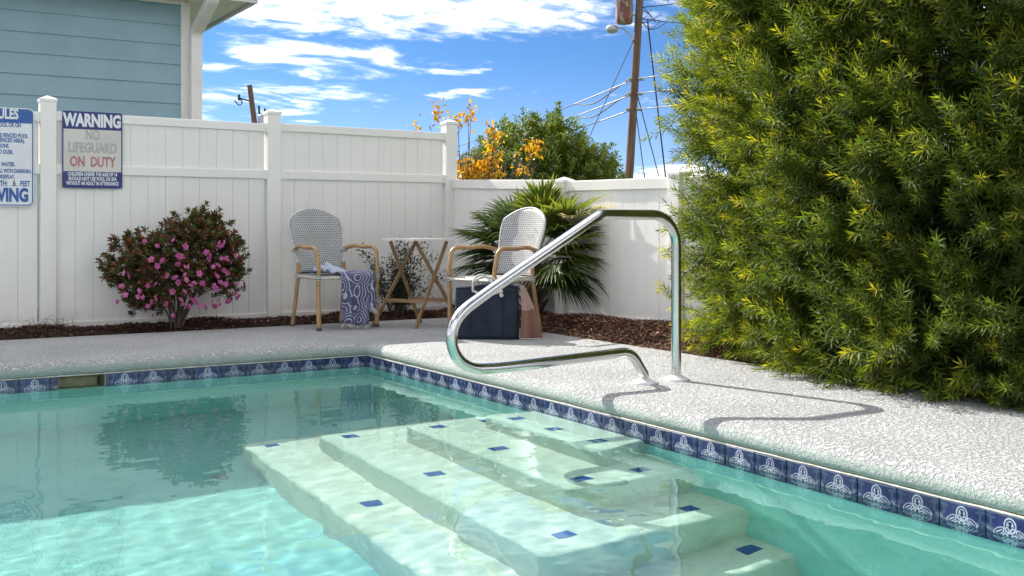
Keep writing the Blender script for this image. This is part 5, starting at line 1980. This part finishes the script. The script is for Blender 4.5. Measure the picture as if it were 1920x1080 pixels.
M_POLE = wood_pole_material()
M_CABLE = plain('black_cable', (0.035, 0.035, 0.04), 0.6)
M_ALU = plain('dull_aluminium', (0.42, 0.42, 0.43), 0.45, 0.1, 5.0, metallic=0.6)
M_LASH = plain('bright_lashed_cable', (0.40, 0.40, 0.40), 0.4, 0.15, 3.0, metallic=0.3)


def rusty_can():
    m, t, out = material('rust_streaked_can')
    co = objco(t)
    n = t.noise(t.vm('MULTIPLY', co, (5, 5, 1.4)), 1.0, 6.0, 0.65)
    c = t.mix(t.ss(n, 0.44, 0.52), rgb(0.36, 0.32, 0.30), rgb(0.19, 0.06, 0.04))
    principled(t, out, **{'Base Color': c, 'Roughness': 0.6})
    return m


M_CAN = rusty_can()
p = spot(30.0, 3.13)
pole = thing('utility_pole', 'leaning wooden utility pole with rust-streaked transformer and street lamp', 'utility pole', (p.x, p.y, -0.09))
AX = (Vector((0, 0, 1)) + RGT * 0.060).normalized()
PT = lambda z: AX * (z / AX.z)
mb = MB(); mb.tube([PT(k) for k in range(0, 12)], [0.128 - 0.0035 * k for k in range(12)], 16)
mb.build('pole_shaft', M_POLE, pole)
tc_ = PT(6.95) - RGT * 0.42
mb = MB()
mb.lathe([(0.20, -0.50), (0.235, -0.47), (0.24, -0.3), (0.24, 0.42), (0.25, 0.43), (0.25, 0.47), (0.20, 0.52), (0.05, 0.54)], 20, Matrix.Translation(tc_))
tr_ = mb.build('transformer', M_CAN, pole)
mb = MB()
for q in (-.1, .1):
    mb.tube([tc_ + RGT * q + Vector((0, 0, .5)), tc_ + RGT * q + Vector((0, 0, .74))], 0.03, 8)
mb.build('bushing', M_ALU, tr_)
mb = MB()
for z in (-.25, .25):
    mb.tube([tc_ + Vector((0, 0, z)), PT(6.95 + z)], 0.03, 6)
mb.build('bracket', M_ALU, tr_)
# street lamp arm
b0 = PT(5.95) - RGT * 0.12
arm = catmull([b0, b0 - RGT * .08 + Vector((0, 0, .18)), b0 - RGT * .26 + Vector((0, 0, .36)), b0 - RGT * .46 + Vector((0, 0, .40))], 6)
lam = MB(); lam.tube(arm, 0.022, 8)
la = lam.build('lamp_arm', M_ALU, pole)
mb = MB()
hM = Matrix.Translation(arm[-1] + Vector((0, 0, -0.02)) - RGT * .12) @ Matrix.Rotation(math.atan2(RGT.y, RGT.x), 4, 'Z')
mb.lathe([(0.02, 0.09), (0.08, 0.085), (0.14, 0.03), (0.15, -0.04), (0.11, -0.12), (0.03, -0.15)], 16, hM @ Matrix.Diagonal((1.15, .8, 1, 1)))
mb.build('lamp_head', M_ALU, la)
for z in (4.91, 4.50, 4.07):
    mb = MB()
    mb.tube([PT(z) - RGT * 0.20, PT(z) + RGT * 0.24], 0.045, 8)
    mb.build('cable_clamp', M_LASH, pole)
mb = MB()
mb.tube([PT(9.6) - RGT * 1.2, PT(9.6) + RGT * 1.2], 0.06, 6)
mb.build('crossarm', M_POLE, pole)


def line(name, label, pts, rad, mat, sag=0.0, n=24, group=None):
    A, B = Vector(pts[0]), Vector(pts[1])
    P_ = [A.lerp(B, k / n) - Vector((0, 0, sag * 4 * (k / n) * (1 - k / n))) for k in range(n + 1)]
    mb = MB(); mb.tube(P_, rad, 6)
    o = mb.build(name, mat)
    return tag(o, label, 'cable', group)


base = Vector((p.x, p.y, -0.09))
ALONG = Vector((0.235, 0.972, 0)).normalized()
for i, (z, lb, dz0, dz1) in enumerate(((4.91, 'upper of the three grey cables crossing the leaning utility pole', 1.0, .55), (4.50, 'middle of the three grey cables crossing the leaning utility pole', 1.0, .5), (4.07, 'lowest of the three grey cables crossing the leaning utility pole', 1.0, .45))):
    at_ = base + PT(z)
    far = at_ + ALONG * 46 + Vector((0, 0, -0.1))
    near = at_ - ALONG * 26 + Vector((0, 0, 0.6))
    mb = MB()
    for A, B, sg in ((far, at_, .55), (at_, near, .65)):
        P_ = [A.lerp(B, k / 24) - Vector((0, 0, sg * 4 * (k / 24) * (1 - k / 24))) for k in range(25)]
        mb.tube(P_, 0.016, 6)
    ob = tag(mb.build('overhead_cable', M_CABLE), lb, 'cable', 'cables along the street')
    mb = MB()
    A, B = at_.lerp(far, 0.012), at_.lerp(far, (0.10, 0.09, .05)[i])
    sagf = lambda f: Vector((0, 0, -.55 * 4 * f * (1 - f)))
    fs_ = [0.012 + (((0.10, 0.09, .05)[i]) - 0.012) * k / 8 for k in range(9)]
    mb.tube([at_.lerp(far, f) + sagf(f) for f in fs_], 0.020, 8)
    fs_ = [0.02 + 0.12 * k / 8 for k in range(9)]
    mb.tube([at_.lerp(near, f) + Vector((0, 0, -.65 * 4 * f * (1 - f))) for f in fs_], 0.015, 8)
    mb.build('splice_sleeve', M_LASH, ob)
    # slack loop of cable beside the pole
    mb = MB()
    q0, q1 = at_.lerp(far, 0.10) + sagf(.1), at_
    if i < 2:
        mb.tube(catmull([q0, q0.lerp(q1, .35) - Vector((0, 0, .22)), q0.lerp(q1, .7) - Vector((0, 0, .05)), q1 + Vector((0, 0, .12))], 6), 0.018, 6)
        mb.build('slack_loop', M_CABLE, ob)

gz = lambda a, f_: base + RGT * a + FWD * f_
for z, a, f_, lb, rd in ((6.55, 1.62, 1.5, 'thick guy wire dropping from the pole top to the right', .022), (4.45, 1.45, -.6, 'guy wire from mid height of the pole down to the right', .014), (3.9, 0.95, .8, 'shortest guy wire close to the right of the pole', .013),
                         (6.0, -2.4, 2.5, 'thin guy wire slanting down left of the pole', .012)):
    line('guy_wire', lb, (base + PT(z) + RGT * (.25 if z > 6.2 else .1 if a > 0 else -.1), gz(a, f_)), rd, M_CABLE, 0.0, 2, 'guy wires of the leaning pole')
for z, dzz, lb in ((6.9, 0.9, 'upper service wire leaving the pole top towards the big shrub'), (6.6, -1.2, 'lower service wire leaving the pole top towards the big shrub')):
    line('service_wire', lb, (base + PT(z), base + PT(z) + RGT * 9 - FWD * 6 + Vector((0, 0, dzz))), .014, M_CABLE, 0.3, 12, 'service wires on the leaning pole')
mb = MB()
for k in range(7):
    A = base + PT(random.uniform(6.3, 7.2)); B = A + RGT * random.uniform(.3, .95) + Vector((0, 0, random.uniform(-.4, .4)))
    mb.tube(catmull([A, A.lerp(B, .5) + Vector((0, 0, random.uniform(-.3, .1))), B], 6), 0.011, 5)
w_ = mb.build('jumper_wires', M_CABLE, pole)
w_.location = -base

p = spot(60.0, -14.44)
pole2 = thing('distant_utility_pole', 'distant utility pole with a grey transformer just above the tall fence', 'utility pole', (p.x, p.y, -0.09))
AX2 = (Vector((0, 0, 1)) - RGT * 0.13).normalized()
P2 = lambda z: AX2 * (z / AX2.z) + RGT * 0.95
mb = MB(); mb.tube([P2(k * 8.65 / 6) for k in range(7)], [0.19 - .008 * k for k in range(7)], 10)
mb.build('pole_shaft', M_POLE, pole2)
c2 = P2(6.55) + RGT * 0.44
mb = MB(); mb.lathe([(.20, -.9), (.235, -.8), (.235, .35), (.20, .45), (.04, .5)], 14, Matrix.Translation(c2)); t2 = mb.build('transformer', M_ALU, pole2)
mb = MB()
mb.tube([c2 - RGT * .16 + Vector((0, 0, .4)), c2 - RGT * .2 + Vector((0, 0, .95))], .06, 6)
mb.tube([c2 + RGT * .12 + Vector((0, 0, .4)), c2 + RGT * .14 + Vector((0, 0, .8))], .06, 6)
mb.build('bushing', M_CABLE, t2)
mb = MB()
mb.tube([P2(7.75), P2(7.95) - RGT * .75], .05, 6)
mb.tube(catmull([P2(7.95) - RGT * .62, P2(7.65) - RGT * .55, P2(7.55) - RGT * .75, P2(7.8) - RGT * .95], 5), .035, 6)
mb.tube([P2(7.95) - RGT * .68 + Vector((0, 0, -.15)), P2(7.95) - RGT * .68 + Vector((0, 0, .18))], .07, 6)
mb.build('insulator_arm', M_CABLE, pole2)
# small sticks of a second leafless tree right of the pole
g = np.random.default_rng(90)
p = spot(26.0, 3.3)
b2 = thing('distant_bare_tree', 'faint bare twigs just above the low fence right of the utility pole', 'tree', (p.x, p.y, -0.09))
mb = MB(); tips = []
for k in range(4):
    twig_tree(mb, Vector((0, 0, 0)) + RGT * g.uniform(-.3, .3), (Vector((0, 0, 1)) + RGT * g.uniform(-.2, .2)).normalized(), 0.9, 0.03, 3, g, tips, 0.3, 0.2)
mb.build('branches', plain('pale_twig', (0.2, 0.16, 0.15), 0.9), b2)
